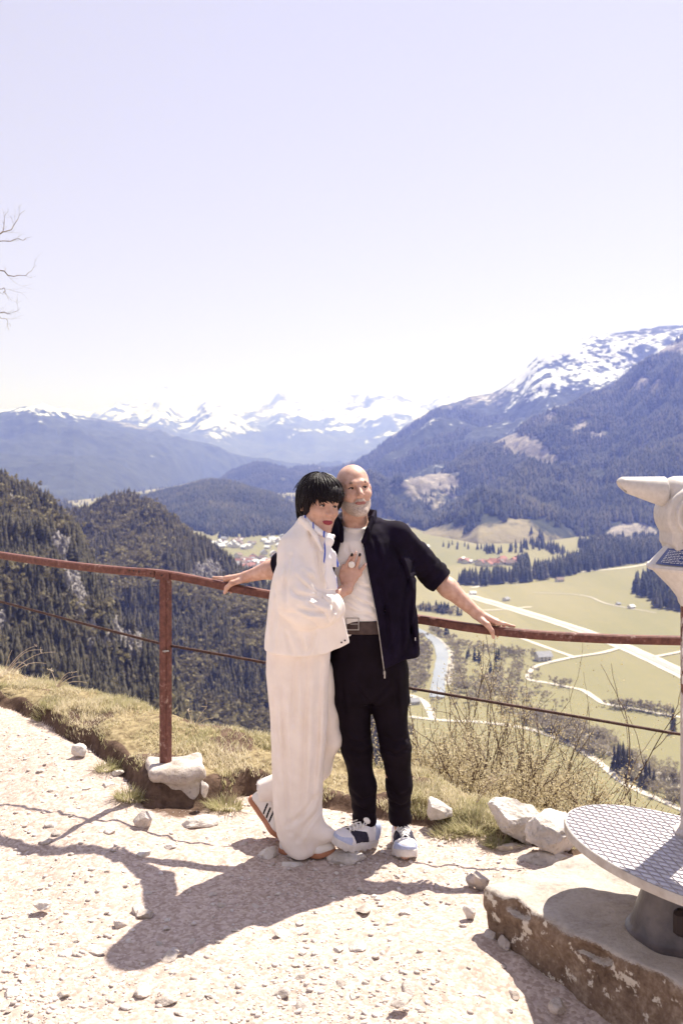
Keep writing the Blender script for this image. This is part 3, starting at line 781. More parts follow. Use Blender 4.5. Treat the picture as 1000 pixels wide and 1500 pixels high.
# ================================================================== the terrace: gravel path, grass verge, drop
BX = np.array([-7, -4, -2.18, -1.82, -1.42, -1.11, -.95, -.65, -.49, -.24, 0, .2, .4, .65, .825, 1.05, 2, 6.5])
BY = np.array([10.2, 8.1, 6.36, 6.03, 5.6, 5.22, 4.85, 4.98, 5.13, 5.04, 5.0, 4.92, 4.84, 4.74, 4.63, 4.51, 4.45, 4.6])
BZ = np.array([.30, .26, .20, .18, .14, .11, .08, .05, .04, .03, .02, .01, 0, 0, 0, 0, 0, 0])
EX = np.array([-7, -4, -2.4, -1.76, -1.21, -.77, -.42, 0, .364, .76, 1.11, 2, 6.5])
EY = np.array([11.2, 8.7, 7.0, 6.4, 5.9, 5.6, 5.55, 5.45, 5.3, 5.05, 4.78, 4.85, 5.1])
EZ = np.array([.30, .29, .28, .30, .295, .256, .20, .13, .084, .03, .015, 0, 0])


def bnd(x): return np.interp(x, BX, BY) + .035 * noise3(x * 7, 0, 0, 91) + .02 * noise3(x * 19, 0, 0, 92)
def ground_z(x, y, detail=True):
    x, y = np.asarray(x, float), np.asarray(y, float)
    b, e = bnd(x), smooth_interp(x, EX, EY); zb, ze = np.interp(x, BX, BZ), smooth_interp(x, EX, EZ)
    z = zb * sstep(b - 1.5, b, y)
    z = z - .10 * sstep(.95, .2, np.hypot(x - 1.05, (y - 2.95) * .9)) + .05 * sstep(2.6, .5, y)
    t = (y - b) / np.maximum(e - b, .15)
    lip = np.minimum(.5 * (ze - zb), .11)
    lip_t = np.clip(sstep(0, .13, t), 0, 1)
    zv = zb + lip * lip_t + (ze - zb - lip) * np.clip(t, 0, 1) ** .8 + .022 * fbm(x * 6, y * 6, 0, 3, 33) * sstep(0, .2, t)
    z = np.where(t > 0, zv, z)
    d = np.maximum(y - e, 0)
    z = z - np.where(d > 0, .35 * np.minimum(d, .4) ** 1.5 + np.maximum(d - .15, 0) * 1.05, 0) + .25 * sstep(.3, 2, d) * fbm(x * 1.2, y * 1.2, 0, 4, 35)
    if detail:
        g = (t < 0) * sstep(0, -.06, t)
        z = z + g * (.012 * fbm(x * 2.2, y * 2.2, 0, 3, 36) + .007 * np.maximum(ridged(x * 7, y * 7, 0, 3, 37) - .2, 0) + .0035 * fbm(x * 28, y * 28, 0, 3, 38))
    return z


def axis(parts): return np.unique(np.concatenate([np.arange(a, b, s) for a, b, s in parts]).round(4))
gx = axis([(-7, -2.7, .15), (-2.7, 1.7, .016), (1.7, 6.5, .15)]); gy = axis([(-4, 2.3, .12), (2.3, 7.3, .018), (7.3, 12, .1), (12, 40, 1.0)])
Xg, Yg = np.meshgrid(gx, gy, indexing='ij'); Zg = ground_z(Xg, Yg)
tt = (Yg - bnd(Xg)) / np.maximum(smooth_interp(Xg, EX, EY) - bnd(Xg), .15)
soil = sstep(-.03, .02, tt) * sstep(.26, .12, tt + .05 * noise3(Xg * 9, Yg * 9, 0, 3)) + .75 * sstep(.25, .5, fbm(Xg * 5, Yg * 5, 0, 3, 44)) * (tt > 0)
soil = np.maximum(soil, .7 * sstep(.28, .1, np.hypot(Xg + .82, Yg - 4.95)))
m, nt, bs = _new("gravel_path")
v = _coord(nt, (1, 1, 1), True)
nA = _noise(nt, 1.3, 5, .6, v); nB = _noise(nt, 22, 6, .65, v); nC = _noise(nt, 110, 4, .6, v)
grav = _ramp(nt, _math(nt, 'ADD', _math(nt, 'MULTIPLY', nB, .6), _math(nt, 'MULTIPLY', nA, .4)), [(.30, (.27, .19, .155)), (.5, (.44, .335, .28)), (.70, (.58, .465, .405))])
vor = nt.nodes.new("ShaderNodeTexVoronoi"); vor.inputs["Scale"].default_value = 85; vor.inputs["Randomness"].default_value = 1; nt.links.new(v, vor.inputs["Vector"])
spc = nt.nodes.new("ShaderNodeSeparateColor"); nt.links.new(vor.outputs["Color"], spc.inputs[0])
grav = _mix(nt, .55, grav, _ramp(nt, spc.outputs[0], [(0, (.26, .205, .18)), (.5, (.45, .375, .335)), (1, (.66, .58, .535))]))
soilc = _ramp(nt, nB, [(.3, (.055, .034, .026)), (.7, (.15, .10, .075))])
turf = _ramp(nt, nB, [(.32, (.10, .07, .045)), (.5, (.24, .19, .11)), (.7, (.38, .31, .19))])
c = _mix(nt, _ramp(nt, _attr(nt, "verge"), [(.4, (0, 0, 0)), (.6, (1, 1, 1))]), grav, turf)
c = _mix(nt, _ramp(nt, _math(nt, 'ADD', _attr(nt, "soil"), _math(nt, 'MULTIPLY', _math(nt, 'SUBTRACT', nB, .5), .8)), [(.4, (0, 0, 0)), (.62, (1, 1, 1))]), c, soilc)
nt.links.new(c, bs.inputs["Base Color"]); bs.inputs["Roughness"].default_value = .95; bs.inputs["Specular IOR Level"].default_value = .1
hgt = _math(nt, 'ADD', _math(nt, 'MULTIPLY', _math(nt, 'SUBTRACT', 1.0, vor.outputs["Distance"]), .5), _math(nt, 'ADD', nB, _math(nt, 'MULTIPLY', nC, .5)))
_bump(nt, bs, hgt, .42, .006)
i, j = np.meshgrid(np.arange(len(gx) - 1), np.arange(len(gy) - 1), indexing='ij'); a = i * len(gy) + j; L_ = len(gy)
tag(mk("ground", np.stack([Xg, Yg, Zg], -1).reshape(-1, 3), np.stack([a, a + L_, a + L_ + 1, a + 1], -1).reshape(-1, 4), m, origin=(0, 4, 0), attr={"verge": sstep(0, .12, tt).ravel(), "soil": soil.ravel()}), kind="structure")
M_GROUND = m

# ------------------------------------------------------------------ rocks and stones
def rock_mat(name, c1, c2, c3, sc=9):
    m, nt, bs = _new(name); v = _coord(nt, (1, 1, 1), True)
    a = _noise(nt, sc, 7, .65, v); b = _noise(nt, sc * 6, 5, .65, v)
    c = _ramp(nt, a, [(.28, c1), (.5, c2), (.72, c3)])
    c = _mix(nt, _ramp(nt, b, [(.55, (0, 0, 0)), (.7, (.55, .55, .55))]), c, tuple(.45 * q for q in c1))
    nt.links.new(c, bs.inputs["Base Color"]); bs.inputs["Roughness"].default_value = .93; bs.inputs["Specular IOR Level"].default_value = .15
    _bump(nt, bs, _math(nt, 'ADD', a, _math(nt, 'MULTIPLY', b, .6)), .8, .018); return m
M_ROCK = rock_mat("limestone", (.30, .245, .21), (.50, .44, .40), (.62, .56, .53))
M_ROCKW = rock_mat("bleached_limestone", (.36, .32, .29), (.60, .55, .51), (.70, .66, .63), 7)
M_PEB = tree_mat("pebbles", [(0.0, (.36, .30, .275)), (.5, (.52, .455, .42)), (1.0, (.70, .65, .62))])


def rock_geo(sub, seed, facets=7, cut=.82, rough=.05, sq=(1, 1, 1)):
    """a broken stone: a sphere cut by random planes, roughened"""
    v, f = ico(sub); r = np.random.default_rng(seed); v = v.copy()
    for _ in range(facets):
        n = r.normal(size=3); n /= np.linalg.norm(n); d = v @ n; c = cut * r.uniform(.62, 1.0)
        v -= np.maximum(d - c, 0)[:, None] * n * .93
    v += v * (rough * fbm(v[:, 0] * 2.6 + seed, v[:, 1] * 2.6, v[:, 2] * 2.6, 4, seed))[:, None]
    return v * sq, f


def rock(px, py, z, size, seed, label, mt=None, rz=0.0, sub=4, sink=.35, cat="rock", name="rock", rough=.06, facets=15, group=None, tilt=0):
    """size = half extents in metres; (px,py) is where the rock's middle foot sits"""
    v, f = rock_geo(sub, seed, facets, .80, rough); v = v * (1 + .018 * fbm(v[:, 0] * 9, v[:, 1] * 9, v[:, 2] * 9, 3, seed + 1))[:, None]; v = v * np.asarray(size)
    if tilt: v = v @ np.array(Matrix.Rotation(tilt, 3, 'Y')).T
    v = v @ rotz(rz).T; p = at_z(px, py, z); v[:, 2] += size[2] * (1 - sink)
    o = mk(name, v + p, f, mt or M_ROCK, origin=p); o.data.set_sharp_from_angle(angle=math.radians(38))
    return tag(o, label, cat, group)


# cliffs: craggy outcrops breaking through the woods of both slopes
M_CLIFF = rock_mat("grey_cliff", (.09, .08, .08), (.22, .20, .19), (.36, .33, .32), .35)
for nm_c, L_c, lim_c, n_c, s0, s1 in (("cliff", L_NEAR, .5, 900, .9, 3.0), ("cliff", L_CONE, .5, 420, 1.4, 4.2)):
    pts_c = L_c.sample(30000, 77, 1.0, lambda P, m_, r_: (m_["rock"] > lim_c) & (pxy(P)[0] > -60) & (pxy(P)[0] < 420))[:n_c]
    Vc, Fc, nc = [], [], 0; r = np.random.default_rng(88)
    for i_c, p_c in enumerate(pts_c):
        v_c, f_c = rock_geo(2, 900 + i_c % 12, 22, .62, .26); s_c = r.uniform(s0, s1)
        v_c = (v_c * [s_c * r.uniform(.5, 1.0), s_c * .6, s_c * r.uniform(.8, 1.9)]) @ rotz(r.uniform(-.7, .7)).T
        Vc.append(v_c + p_c); Fc.append(f_c + nc); nc += len(v_c)
    o = mk(nm_c, np.concatenate(Vc), np.concatenate(Fc), M_CLIFF, origin=pts_c.mean(0), smooth=False); tag(o, kind="structure")

# the flat-topped rock that carries the railing post (SDF: slab over an eroded block)
def post_rock(P):
    c = at(254, 1129, 5.02)
    q = P + .012 * np.stack([fbm(P[:, 0] * 11, P[:, 1] * 11, P[:, 2] * 11, 4, s) for s in (1, 2, 3)], 1)
    d = sbox(q, c + [0.0, .05, -.005], (.145, .14, .034), rotz(.22), .03)
    d = smin(d, sbox(q, c + [.008, .05, -.125], (.115, .115, .13), rotz(.1), .05), .02)
    d = smax(d, -rc(P, c + [-.2, -.125, -.052], c + [.2, -.10, -.058], .008), .012)
    return d
c0 = at(254, 1129, 5.02)
o = sdf_obj("rock", post_rock, c0 - .36, c0 + [.36, .4, .2], .011, M_ROCK, origin=c0 - [0, 0, .25]); tag(o, "pale flat-topped rock with a cracked side carrying the rusty railing post", "rock")
rock(299, 1173, .10, (.026, .025, .055), 5, "small white upright stone leaning against the post rock", M_ROCKW, .4, 3, .1, "stone", "stone")
rock(212, 1210, .07, (.055, .045, .05), 6, "grey knobbly stone at the left foot of the post rock", M_ROCK, .8, 4, .3)
rock(640, 1204, 0.03, (.075, .07, .075), 8, "pale rock half buried in grass right of the man's trouser leg", M_ROCKW, .2, 4, .3, tilt=.5)
rock(752, 1234, 0.0, (.145, .115, .105), 9, "large white boulder with a shaded hollow beside a grass tuft", M_ROCKW, -.35, 5, .15, rough=.11, tilt=.28)
rock(812, 1252, 0.0, (.145, .11, .13), 14, "large pale cracked rock at the back corner of the concrete plinth", M_ROCKW, .5, 5, .25, rough=.1, tilt=-.2)
rock(800, 1262, 0.0, (.13, .09, .03), 15, "flat pale slab lying in front of the cracked rock", M_ROCKW, .2, 4, .4)
rock(787, 1187, 0.06, (.10, .08, .05), 16, "dark mossy lump of rock behind the white boulder", M_ROCK, .2, 4, .6) if False else None
rock(748, 1246, 0.0, (.085, .03, .018), 17, "thin flat grey stone lying before the white boulder", M_ROCK, .2, 4, .3, "stone", "stone")
rock(118, 1108, .15, (.05, .04, .05), 18, "white angular stone alone on the path below the grass verge", M_ROCKW, .6, 4, .3, "stone", "stone")
rock(158, 1156, .10, (.055, .03, .022), 19, "flat brownish stone on the path left of the post rock", M_ROCK, .5, 3, .3, "stone", "stone")
rock(172, 1137, .12, (.04, .03, .02), 20, "small pale flat stone just above the flat brownish stone", M_ROCKW, .2, 3, .3, "stone", "stone")
rock(290, 1212, .04, (.12, .06, .035), 21, "long pale bedrock slab showing through the path below the post rock", M_ROCKW, .25, 4, .45)
rock(105, 1195, .06, (.07, .05, .02), 22, "broad flat whitish stone by the railing's shadow on the left", M_ROCKW, .2, 4, .4)
rock(394, 1262, 0.0, (.05, .05, .04), 23, "square pale stone beneath the woman's raised heel", M_ROCKW, .3, 4, .3)
rock(424, 1272, 0.0, (.06, .035, .02), 24, "flat pale stone under the hem of the cream trousers", M_ROCKW, .1, 4, .3)
rock(510, 1262, 0.0, (.105, .07, .035), 25, "rough pale outcrop under the man's left-turned shoe", M_ROCKW, -.1, 4, .45)
rock(66, 1330, 0.02, (.045, .035, .02), 26, "white square stone on the sunlit gravel at the far left", M_ROCKW, .5, 4, .4)
rock(213, 1346, 0.0, (.055, .035, .022), 27, "flat bluish stone inside the shadow of the couple", M_ROCK, .1, 4, .3)
rock(176, 1361, 0.0, (.04, .022, .025), 28, "long tilted stone near the edge of the heads' shadow", M_ROCK, .7, 3, .2, tilt=.3)
rock(687, 1346, 0.0, (.032, .03, .035), 29, "white pointed stone left of the plinth's corner", M_ROCKW, .3, 3, .2)
rock(700, 1300, 0.0, (.05, .04, .045), 30, "brown shaded rock wedged at the plinth's left corner", M_ROCK, .3, 4, .3)
rock(720, 1380, -.02, (.032, .03, .03), 32, "grey stone at the foot of the plinth in shade", M_ROCK, .5, 3, .25)
rock(738, 1391, -.02, (.035, .025, .03), 33, "rounded grey stone second along the plinth's foot", M_ROCK, 1.5, 3, .25)
rock(816, 1484, -.06, (.035, .03, .028), 34, "bluish stone in the shade at the bottom right", M_ROCK, .5, 3, .25)
rock(585, 1473, .02, (.05, .035, .022), 35, "brown-sided stone on the gravel at the bottom edge", M_ROCK, .5, 4, .4)
rock(690, 1297, 0.0, (.03, .025, .028), 36, "small dark rock on the path left of the plinth", M_ROCK, .9, 3, .2)

protos = []
for k in range(9):
    v, f = rock_geo(2, 200 + k, 8, .82, .08, (1.25, .95, .55)); o = mk("stone", v, f, M_ROCK if k % 3 else M_ROCKW, origin=(0, 0, 0)); o.data.set_sharp_from_angle(angle=math.radians(35)); protos.append(o)
r = np.random.default_rng(21); n = 0; used_p = [False] * 9
feet = np.array([[.0, 4.5], [.25, 4.45], [-.27, 4.6]])
while n < 150:
    px_, py_ = r.uniform(-20, 960), r.uniform(1060, 1530); p = at_z(px_, py_, 0.03)
    if p[1] > bnd(p[0]) - .03 or np.min(np.hypot(feet[:, 0] - p[0], feet[:, 1] - p[1])) < .12: continue
    if p[0] > .5 and (p[0] - .5) * .81 + (p[1] - 3.7) * .58 > 0: continue
    k = int(r.integers(9)); s = .011 + .022 * r.random() ** 2.2
    o = protos[k] if not used_p[k] else protos[k].copy()
    if used_p[k]: COL.objects.link(o)
    used_p[k] = True
    o.location = (p[0], p[1], float(ground_z(p[0], p[1])) + s * .12); o.scale = (s * r.uniform(.8, 1.3), s, s * r.uniform(.7, 1.2)); o.rotation_euler = (r.uniform(-.3, .3), r.uniform(-.3, .3), r.uniform(0, 6.3))
    tag(o, "small loose stone lying on the pale gravel path", "stone", "small stones on the gravel path"); n += 1

# gravel: thousands of pebbles
def pebbles(n, seed):
    r = np.random.default_rng(seed)
    y = 1 / (1 / 6.2 + r.random(n) * (1 / 2.55 - 1 / 6.2)); x = (r.uniform(-60, 1010, n) - 500) / FOC * y
    patch = fbm(x * 1.6, y * 1.6, 0, 3, 71)
    ok = (y < bnd(x) - .01) & (r.random(n) < .45 + .7 * patch)
    s = np.minimum(.0021 / np.maximum(r.random(n), 1e-3) ** .5, .013)
    x, y, s = x[ok], y[ok], s[ok]
    z = ground_z(x, y); V, F, T = [], [], []
    base = [rock_geo(0, 300 + k, 3, .9, .05, (1.25, .95, .5)) for k in range(6)]
    which = r.integers(6, size=len(x)); nn = 0
    for k, (bv, bf) in enumerate(base):
        i = np.nonzero(which == k)[0]; a = r.random(len(i)) * 6.28; c, s_ = np.cos(a), np.sin(a)
        X = bv[None, :, 0] * c[:, None] - bv[None, :, 1] * s_[:, None]; Y = bv[None, :, 0] * s_[:, None] + bv[None, :, 1] * c[:, None]
        tl = r.normal(size=(len(i), 1)) * .25
        P = np.stack([X * s[i, None] + x[i, None], Y * s[i, None] + y[i, None], (bv[None, :, 2] + X * tl) * s[i, None] + z[i, None] + s[i, None] * .12], -1)
        V.append(P.reshape(-1, 3)); F.append((bf[None] + (nn + np.arange(len(i)) * len(bv))[:, None, None]).reshape(-1, 3)); T.append(np.repeat(r.random(len(i)), len(bv))); nn += len(i) * len(bv)
    return tag(mk("gravel", np.concatenate(V), np.concatenate(F), M_PEB, origin=(0, 4, 0), smooth=False, attr={"tint": np.concatenate(T)}), kind="stuff")
pebbles(28000, 9)

# ------------------------------------------------------------------ grass
M_GRASS = tree_mat("dry_grass", [(0.05, (.26, .26, .12)), (.35, (.43, .39, .23)), (.65, (.58, .51, .36)), (1.0, (.70, .62, .50))], trans=.5)
def blades(x, y, z, h, lean, seed, w=.0022, tint=None, segs=3):
    r = np.random.default_rng(seed); n = len(x); a = r.random(n) * 6.28 if np.ndim(lean) == 0 else lean[1]
    ln = (lean if np.ndim(lean) == 0 else lean[0]) * r.uniform(.3, 1.3, n)
    t = np.linspace(0, 1, segs + 1); d = np.stack([np.cos(a), np.sin(a)], 1); pn_ = np.stack([-d[:, 1], d[:, 0]], 1)
    pn_ = pn_ * .5 + np.array([.85, 0])[None] ; pn_ /= np.linalg.norm(pn_, axis=1)[:, None]
    off = h[:, None] * ln[:, None] * t ** 1.8; zz = h[:, None] * (t - .25 * np.minimum(ln, 1.6)[:, None] * t ** 2.2)
    C = np.stack([x[:, None] + d[:, :1] * off, y[:, None] + d[:, 1:] * off, z[:, None] + zz], -1)
    ww = (w * r.uniform(.6, 1.4, n))[:, None] * (1 - t ** 1.5 * .92)
    N = np.concatenate([pn_, np.zeros((n, 1))], 1)[:, None, :]
    V = np.stack([C - N * ww[..., None], C + N * ww[..., None]], 2).reshape(n, -1, 3)
    b = (np.arange(n) * 2 * (segs + 1))[:, None]
    F = np.concatenate([np.stack([b + 2 * s, b + 2 * s + 1, b + 2 * s + 3, b + 2 * s + 2], -1) for s in range(segs)], 1).reshape(-1, 4)
    T = np.repeat(r.random(n) if tint is None else tint, 2 * (segs + 1))
    return V.reshape(-1, 3), F, T
r = np.random.default_rng(31)
n = 90000; y = None
x = r.uniform(-3.3, 1.35, n); b, e = bnd(x), smooth_interp(x, EX, EY); t = r.uniform(-.02, 1.9, n); y = b + t * np.maximum(e - b, .2)
cl = fbm(x * 5, y * 5, 0, 3, 51)
right = sstep(.3, .9, x)
keep = (r.random(n) < np.clip(.44 + 1.1 * cl, .03, .95) * (1 - .45 * right)) & (t > .08 + .10 * noise3(x * 8, y * 3, 0, 52)) & (np.hypot(x + .83, y - 4.97) > .24)
keep &= ~((fbm(x * 5, y * 5, 0, 3, 44) > .36) & (t > .2) & (r.random(n) < .8))
x, y, t = x[keep], y[keep], t[keep]
h = (.017 + .029 * r.random(len(x))) * (1 + .5 * fbm(x * 3, y * 3, 0, 2, 53)); tint = np.clip(.55 + .38 * fbm(x * 4, y * 4, 0, 3, 54) + .25 * r.normal(size=len(x)) - .25 * sstep(.25, .1, t), 0, 1)
Vg, Fg, Tg_ = blades(x, y, ground_z(x, y) - .004, h, .7, 1, tint=tint)
tag(mk("grass", Vg, Fg, M_GRASS, origin=(-.5, 5.4, .2), smooth=False, attr={"tint": Tg_}), kind="stuff")
# tufts: green clumps one can point at
def tuft(px, py, z, n, h, spread, label, seed, tmid=.2, cat="grass tuft"):
    r = np.random.default_rng(seed); p = at_z(px, py, z); a = r.random(n) * 6.28; d = spread * np.sqrt(r.random(n))
    x, y = p[0] + d * np.cos(a), p[1] + .6 * d * np.sin(a); lean = .35 + 1.1 * d / spread
    V, F, T = blades(x, y, ground_z(x, y) - .005, h * r.uniform(.5, 1.15, n), (lean, a + r.normal(size=n) * .5), seed, .0019, np.clip(tmid + .25 * r.normal(size=n), 0, 1), 4)
    return tag(mk("grass_tuft", V, F, M_GRASS, origin=p, smooth=False, attr={"tint": T}), label, cat)
tuft(328, 1184, .05, 380, .075, .085, "green grass tuft hanging over the path right of the post rock", 1)
tuft(190, 1165, .12, 300, .07, .07, "olive grass tuft at the left edge of the post rock", 2, .3)
tuft(690, 1212, .02, 700, .075, .13, "wide green grass tuft between the buried rock and the white boulder", 3, .25)
tuft(728, 1240, .0, 260, .06, .06, "small green tuft growing in front of the white boulder", 4, .15)
tuft(655, 1222, .01, 300, .06, .08, "yellow green tuft at the foot of the half buried rock", 5, .3)
tuft(160, 1125, .14, 260, .06, .07, "green tuft overhanging the eroded verge on the left", 6, .2)
tuft(70, 1050, .2, 260, .06, .08, "small green tuft on the verge at the far left", 7, .2)
tuft(610, 1160, .1, 500, .085, .12, "bushy brown green grass clump right behind the man's leg", 8, .45)

M_STALK = mat("dry_stalks", (.62, .52, .40), (.45, .36, .27), 30, .8)
def stalks(name, items, label, cat, seed):
    r = np.random.default_rng(seed); mb = MB()
    for (x0, y0, x1, y1, Y, bow) in items:
        a, b = at(x0, y0, Y), at(x1, y1, Y); t = np.linspace(0, 1, 7)[:, None]
        p = a + (b - a) * t + np.array([0, 0, 1]) * (bow * np.sin(t * PI)) * .1
        mb.tube(p, np.linspace(.0032, .0012, 7), 5)
        if r.random() < .6:
            for _ in range(5): mb.tube([p[-1], p[-1] + r.normal(size=3) * [.012, .012, .01] + [0, 0, .006]], [.001, .002], 4)
    return tag(mb.build(name, M_STALK), label, cat)
stalks("dry_plant", [(10, 982, 52, 946, 6.6, .3), (12, 983, 60, 952, 6.7, .5), (18, 984, 82, 955, 6.6, .4), (20, 985, 68, 972, 6.5, .3), (8, 980, 18, 952, 6.7, .1), (14, 983, 40, 975, 6.5, .4)], "bent pale dry stalks sticking up from the verge at the left edge", "dry plant", 1)
stalks("dry_plant", [(84, 1006, 107, 985, 6.3, .3), (84.5, 1006, 120, 990, 6.3, .2), (85, 1006, 100, 990, 6.3, .1), (83.5, 1006, 75, 982, 6.3, .1), (85, 1006.5, 128, 1000, 6.3, .2)], "short thin dry stalks on the verge right of the bent pale stalks", "dry plant", 2)
stalks("dry_plant", [(283, 1068, 303, 1035, 5.65, .1), (283, 1068, 276, 1042, 5.65, .1), (283.5, 1068, 312, 1052, 5.65, .2)], "single branching dry stem on the verge between the post and the woman", "dry plant", 3)
stalks("dry_plant", [(695, 1180, 758, 1133, 5.0, .5), (695.5, 1180, 720, 1140, 5.0, .2)], "pale arching grass blade above the white boulder", "dry plant", 4)

# ------------------------------------------------------------------ twiggy shrubs below the edge, bare tree at the left
M_TWIG = mat("shrub_bark", (.085, .055, .045), (.19, .135, .105), 14, .9)
M_BUD = tree_mat("opening_buds", [(0.0, (.38, .31, .18)), (.5, (.52, .44, .28)), (1.0, (.66, .58, .42))], trans=.4)
def grow(mb, buds, p, d, L, rad, depth, r, up=.35, spread=.55):
    n = 5; pts = [p]
    for i in range(n):
        d = d + r.normal(size=3) * .13 + np.array([0, 0, up * .16]); d /= np.linalg.norm(d)
        pts.append(pts[-1] + d * L / n)
    mb.tube(pts, np.linspace(rad, rad * .55, n + 1), 4 if depth else 6, cap=False)
    if depth <= 1 and buds is not None:
        for q in pts[1:]:
            for _ in range(7 if depth == 0 else 4): buds.append(q + r.normal(size=3) * .035)
    if depth:
        for k in range(r.integers(3, 5)):
            i = int(r.integers(1, n + 1)); u = r.normal(size=3); u -= d * np.dot(u, d); u /= np.linalg.norm(u)
            nd = d + u * spread * r.uniform(.6, 1.3); nd /= np.linalg.norm(nd)
            grow(mb, buds, pts[i], nd, L * r.uniform(.5, .75), rad * .55, depth - 1, r, up, spread)
def bud_mesh(name, pts, size, mt, parent, seed):
    r = np.random.default_rng(seed); P = np.array(pts); n = len(P); u = r.normal(size=(n, 3)); u /= np.linalg.norm(u, axis=1)[:, None]
    w = np.cross(u, r.normal(size=(n, 3))); w /= np.linalg.norm(w, axis=1)[:, None]; s = size * r.uniform(.5, 1.5, n)[:, None]
    V = np.stack([P - u * s, P + w * s * .55, P + u * s, P - w * s * .55], 1).reshape(-1, 3); b = np.arange(n)[:, None] * 4
    return mk(name, V, b + np.arange(4)[None], mt, parent, smooth=False, attr={"tint": np.repeat(r.random(n), 4)})
sp_ = [(608, 1075, 7.4, "behind the man's right edge"), (628, 1050, 8.4, 0), (648, 1020, 7.0, 0), (668, 1000, 8.8, 0), (684, 1010, 7.2, 0), (704, 1005, 8.2, 0), (722, 1015, 6.9, 0), (742, 1030, 8.0, 0), (760, 1040, 7.0, 0), (780, 1062, 7.8, 0), (800, 1075, 6.8, 0), (822, 1095, 7.5, 0), (845, 1120, 6.9, 0), (615, 1000, 9.2, 0), (655, 1060, 6.4, 0), (700, 1080, 6.2, 0), (745, 1090, 6.1, 0), (862, 1150, 6.5, 0), (590, 1030, 9.6, 0), (540, 1060, 8.8, 0), (636, 1070, 5.9, 0), (672, 1085, 5.9, 0), (716, 1060, 6.0, 0), (772, 1110, 5.7, 0), (800, 1130, 5.7, 0), (690, 1040, 7.6, 0), (735, 1055, 6.4, 0), (765, 1075, 6.4, 0), (640, 1045, 6.5, 0), (835, 1140, 6.0, 0), (612, 1040, 6.6, 0)]
for i, (px_, py_, Y, _) in enumerate(sp_):
    r = np.random.default_rng(700 + i); top = at(px_, py_, Y); gz = float(ground_z(top[0], Y)); base = np.array([top[0], Y, gz])
    H = max(top[2] - gz, .5); root = empty("twiggy_shrub", base); mb = MB(); buds = []
    for s in range(4):
        d0 = np.array([r.normal() * .12 + .03, r.normal() * .10, 1.0]); grow(mb, buds, base + [r.normal() * .06, r.normal() * .06, -.05], d0 / np.linalg.norm(d0), H * r.uniform(.40, .56), .011 + .008 * r.random(), 3, r)
    mb.build("branches", M_TWIG, root, auto=0); bud_mesh("buds", buds, .0075, M_BUD, root, i)
    tag(root, "leafless shrub with yellow buds growing below the edge right of the man", "shrub", "budding shrubs below the edge")
# bare tree whose twigs reach into the picture at the upper left
tb = np.array([-4.35, 9.0, float(ground_z(-4.35, 9.0))]); tree = empty("bare_tree", tb); mb = MB()
mb.tube([tb - [0, 0, .2], tb + [.05, 0, 1.5], tb + [-.05, .1, 3.2], tb + [.1, 0, 5.0], tb + [.05, 0, 6.4]], [.13, .10, .08, .05, .02], 10); mb.build("trunk", M_TWIG, tree)
mb = MB(); r = np.random.default_rng(5)
M_FAINT = M_TWIG
def limb(pix, r0, Y=9.0, sub=4, sl=.17):
    P = np.array([at(x, y, Y + .15 * k) for k, (x, y) in enumerate(pix)]); d = np.arange(len(P)); t = np.linspace(0, len(P) - 1, 16)
    C = np.stack([smooth_interp(t, d, P[:, k]) for k in range(3)], 1); C[1:-1] += r.normal(size=(14, 3)) * .008
    mb.tube(C, np.linspace(r0 * .5, .0009, 16), 5, cap=False)
    for k in range(sub):
        i = int(r.integers(7, 15)); dd = C[i + 1] - C[i - 1]; dd /= np.linalg.norm(dd); dd = dd + np.array([r.normal() * .3, r.normal() * .3, r.normal() * .6]); dd /= np.linalg.norm(dd)
        grow(mb, None, C[i], dd, sl * r.uniform(.4, 1), .0011, 1, r, .2, .5)
tpx = 500 + tb[0] * FOC / 9.0
limb([(tpx, 470), (-110, 400), (-40, 365), (0, 342), (14, 336), (24, 327), (30, 316), (37, 308)], .02)
limb([(tpx, 420), (-90, 372), (-30, 352), (0, 354), (22, 352), (36, 350), (47, 347)], .018)
limb([(tpx, 480), (-90, 420), (-30, 392), (0, 398), (16, 404), (34, 403), (46, 397), (54, 388)], .02)
0 and limb([(tpx, 440), (-70, 390), (-10, 392), (12, 396), (26, 394), (38, 391)], .015, 9.2)
limb([(tpx, 540), (-90, 480), (-30, 455), (0, 458), (14, 460), (30, 451)], .018, 9.1)
limb([(tpx, 380), (-60, 330), (-10, 345), (4, 338), (8, 316), (12, 304)], .014, 9.1)
limb([(tpx, 520), (-60, 440), (0, 422), (6, 428), (4, 432)], .012, 9.0, 3)
limb([(tpx, 560), (-70, 500), (-10, 462), (8, 470), (16, 478)], .012, 9.0, 3)
mb.build("branches", M_TWIG, tree, auto=0); tag(tree, "bare tree reaching its thin leafless twigs into the sky at the upper left", "tree")
# ================================================================== railing
M_RUST, nt, bs = _new("rust_red_paint"); v = _coord(nt, (1, 1, 1), True)
a = _noise(nt, 40, 6, .7, v); b = _noise(nt, 6, 4, .6, v)
c = _ramp(nt, a, [(.3, (.065, .024, .020)), (.5, (.135, .048, .037)), (.7, (.21, .085, .066))])
c = _mix(nt, _ramp(nt, _math(nt, 'ADD', _math(nt, 'MULTIPLY', a, .6), _math(nt, 'MULTIPLY', b, .4)), [(.58, (0, 0, 0)), (.66, (.6, .6, .6))]), c, (.45, .36, .32))
nt.links.new(c, bs.inputs["Base Color"]); bs.inputs["Roughness"].default_value = .62; bs.inputs["Specular IOR Level"].default_value = .35; _bump(nt, bs, a, .35, .002)
M_CABLE = mat("rusty_steel_cable", (.045, .022, .020), (.10, .055, .046), 60, .55, .3, metal=.4)
M_STEEL = mat("bare_steel", (.45, .43, .42), (.30, .28, .27), 40, .4, metal=.9)
M_DARKM = mat("dark_bolt", (.03, .02, .02), rough=.6)
rail = empty("railing", at(240, 1118, 5.05))
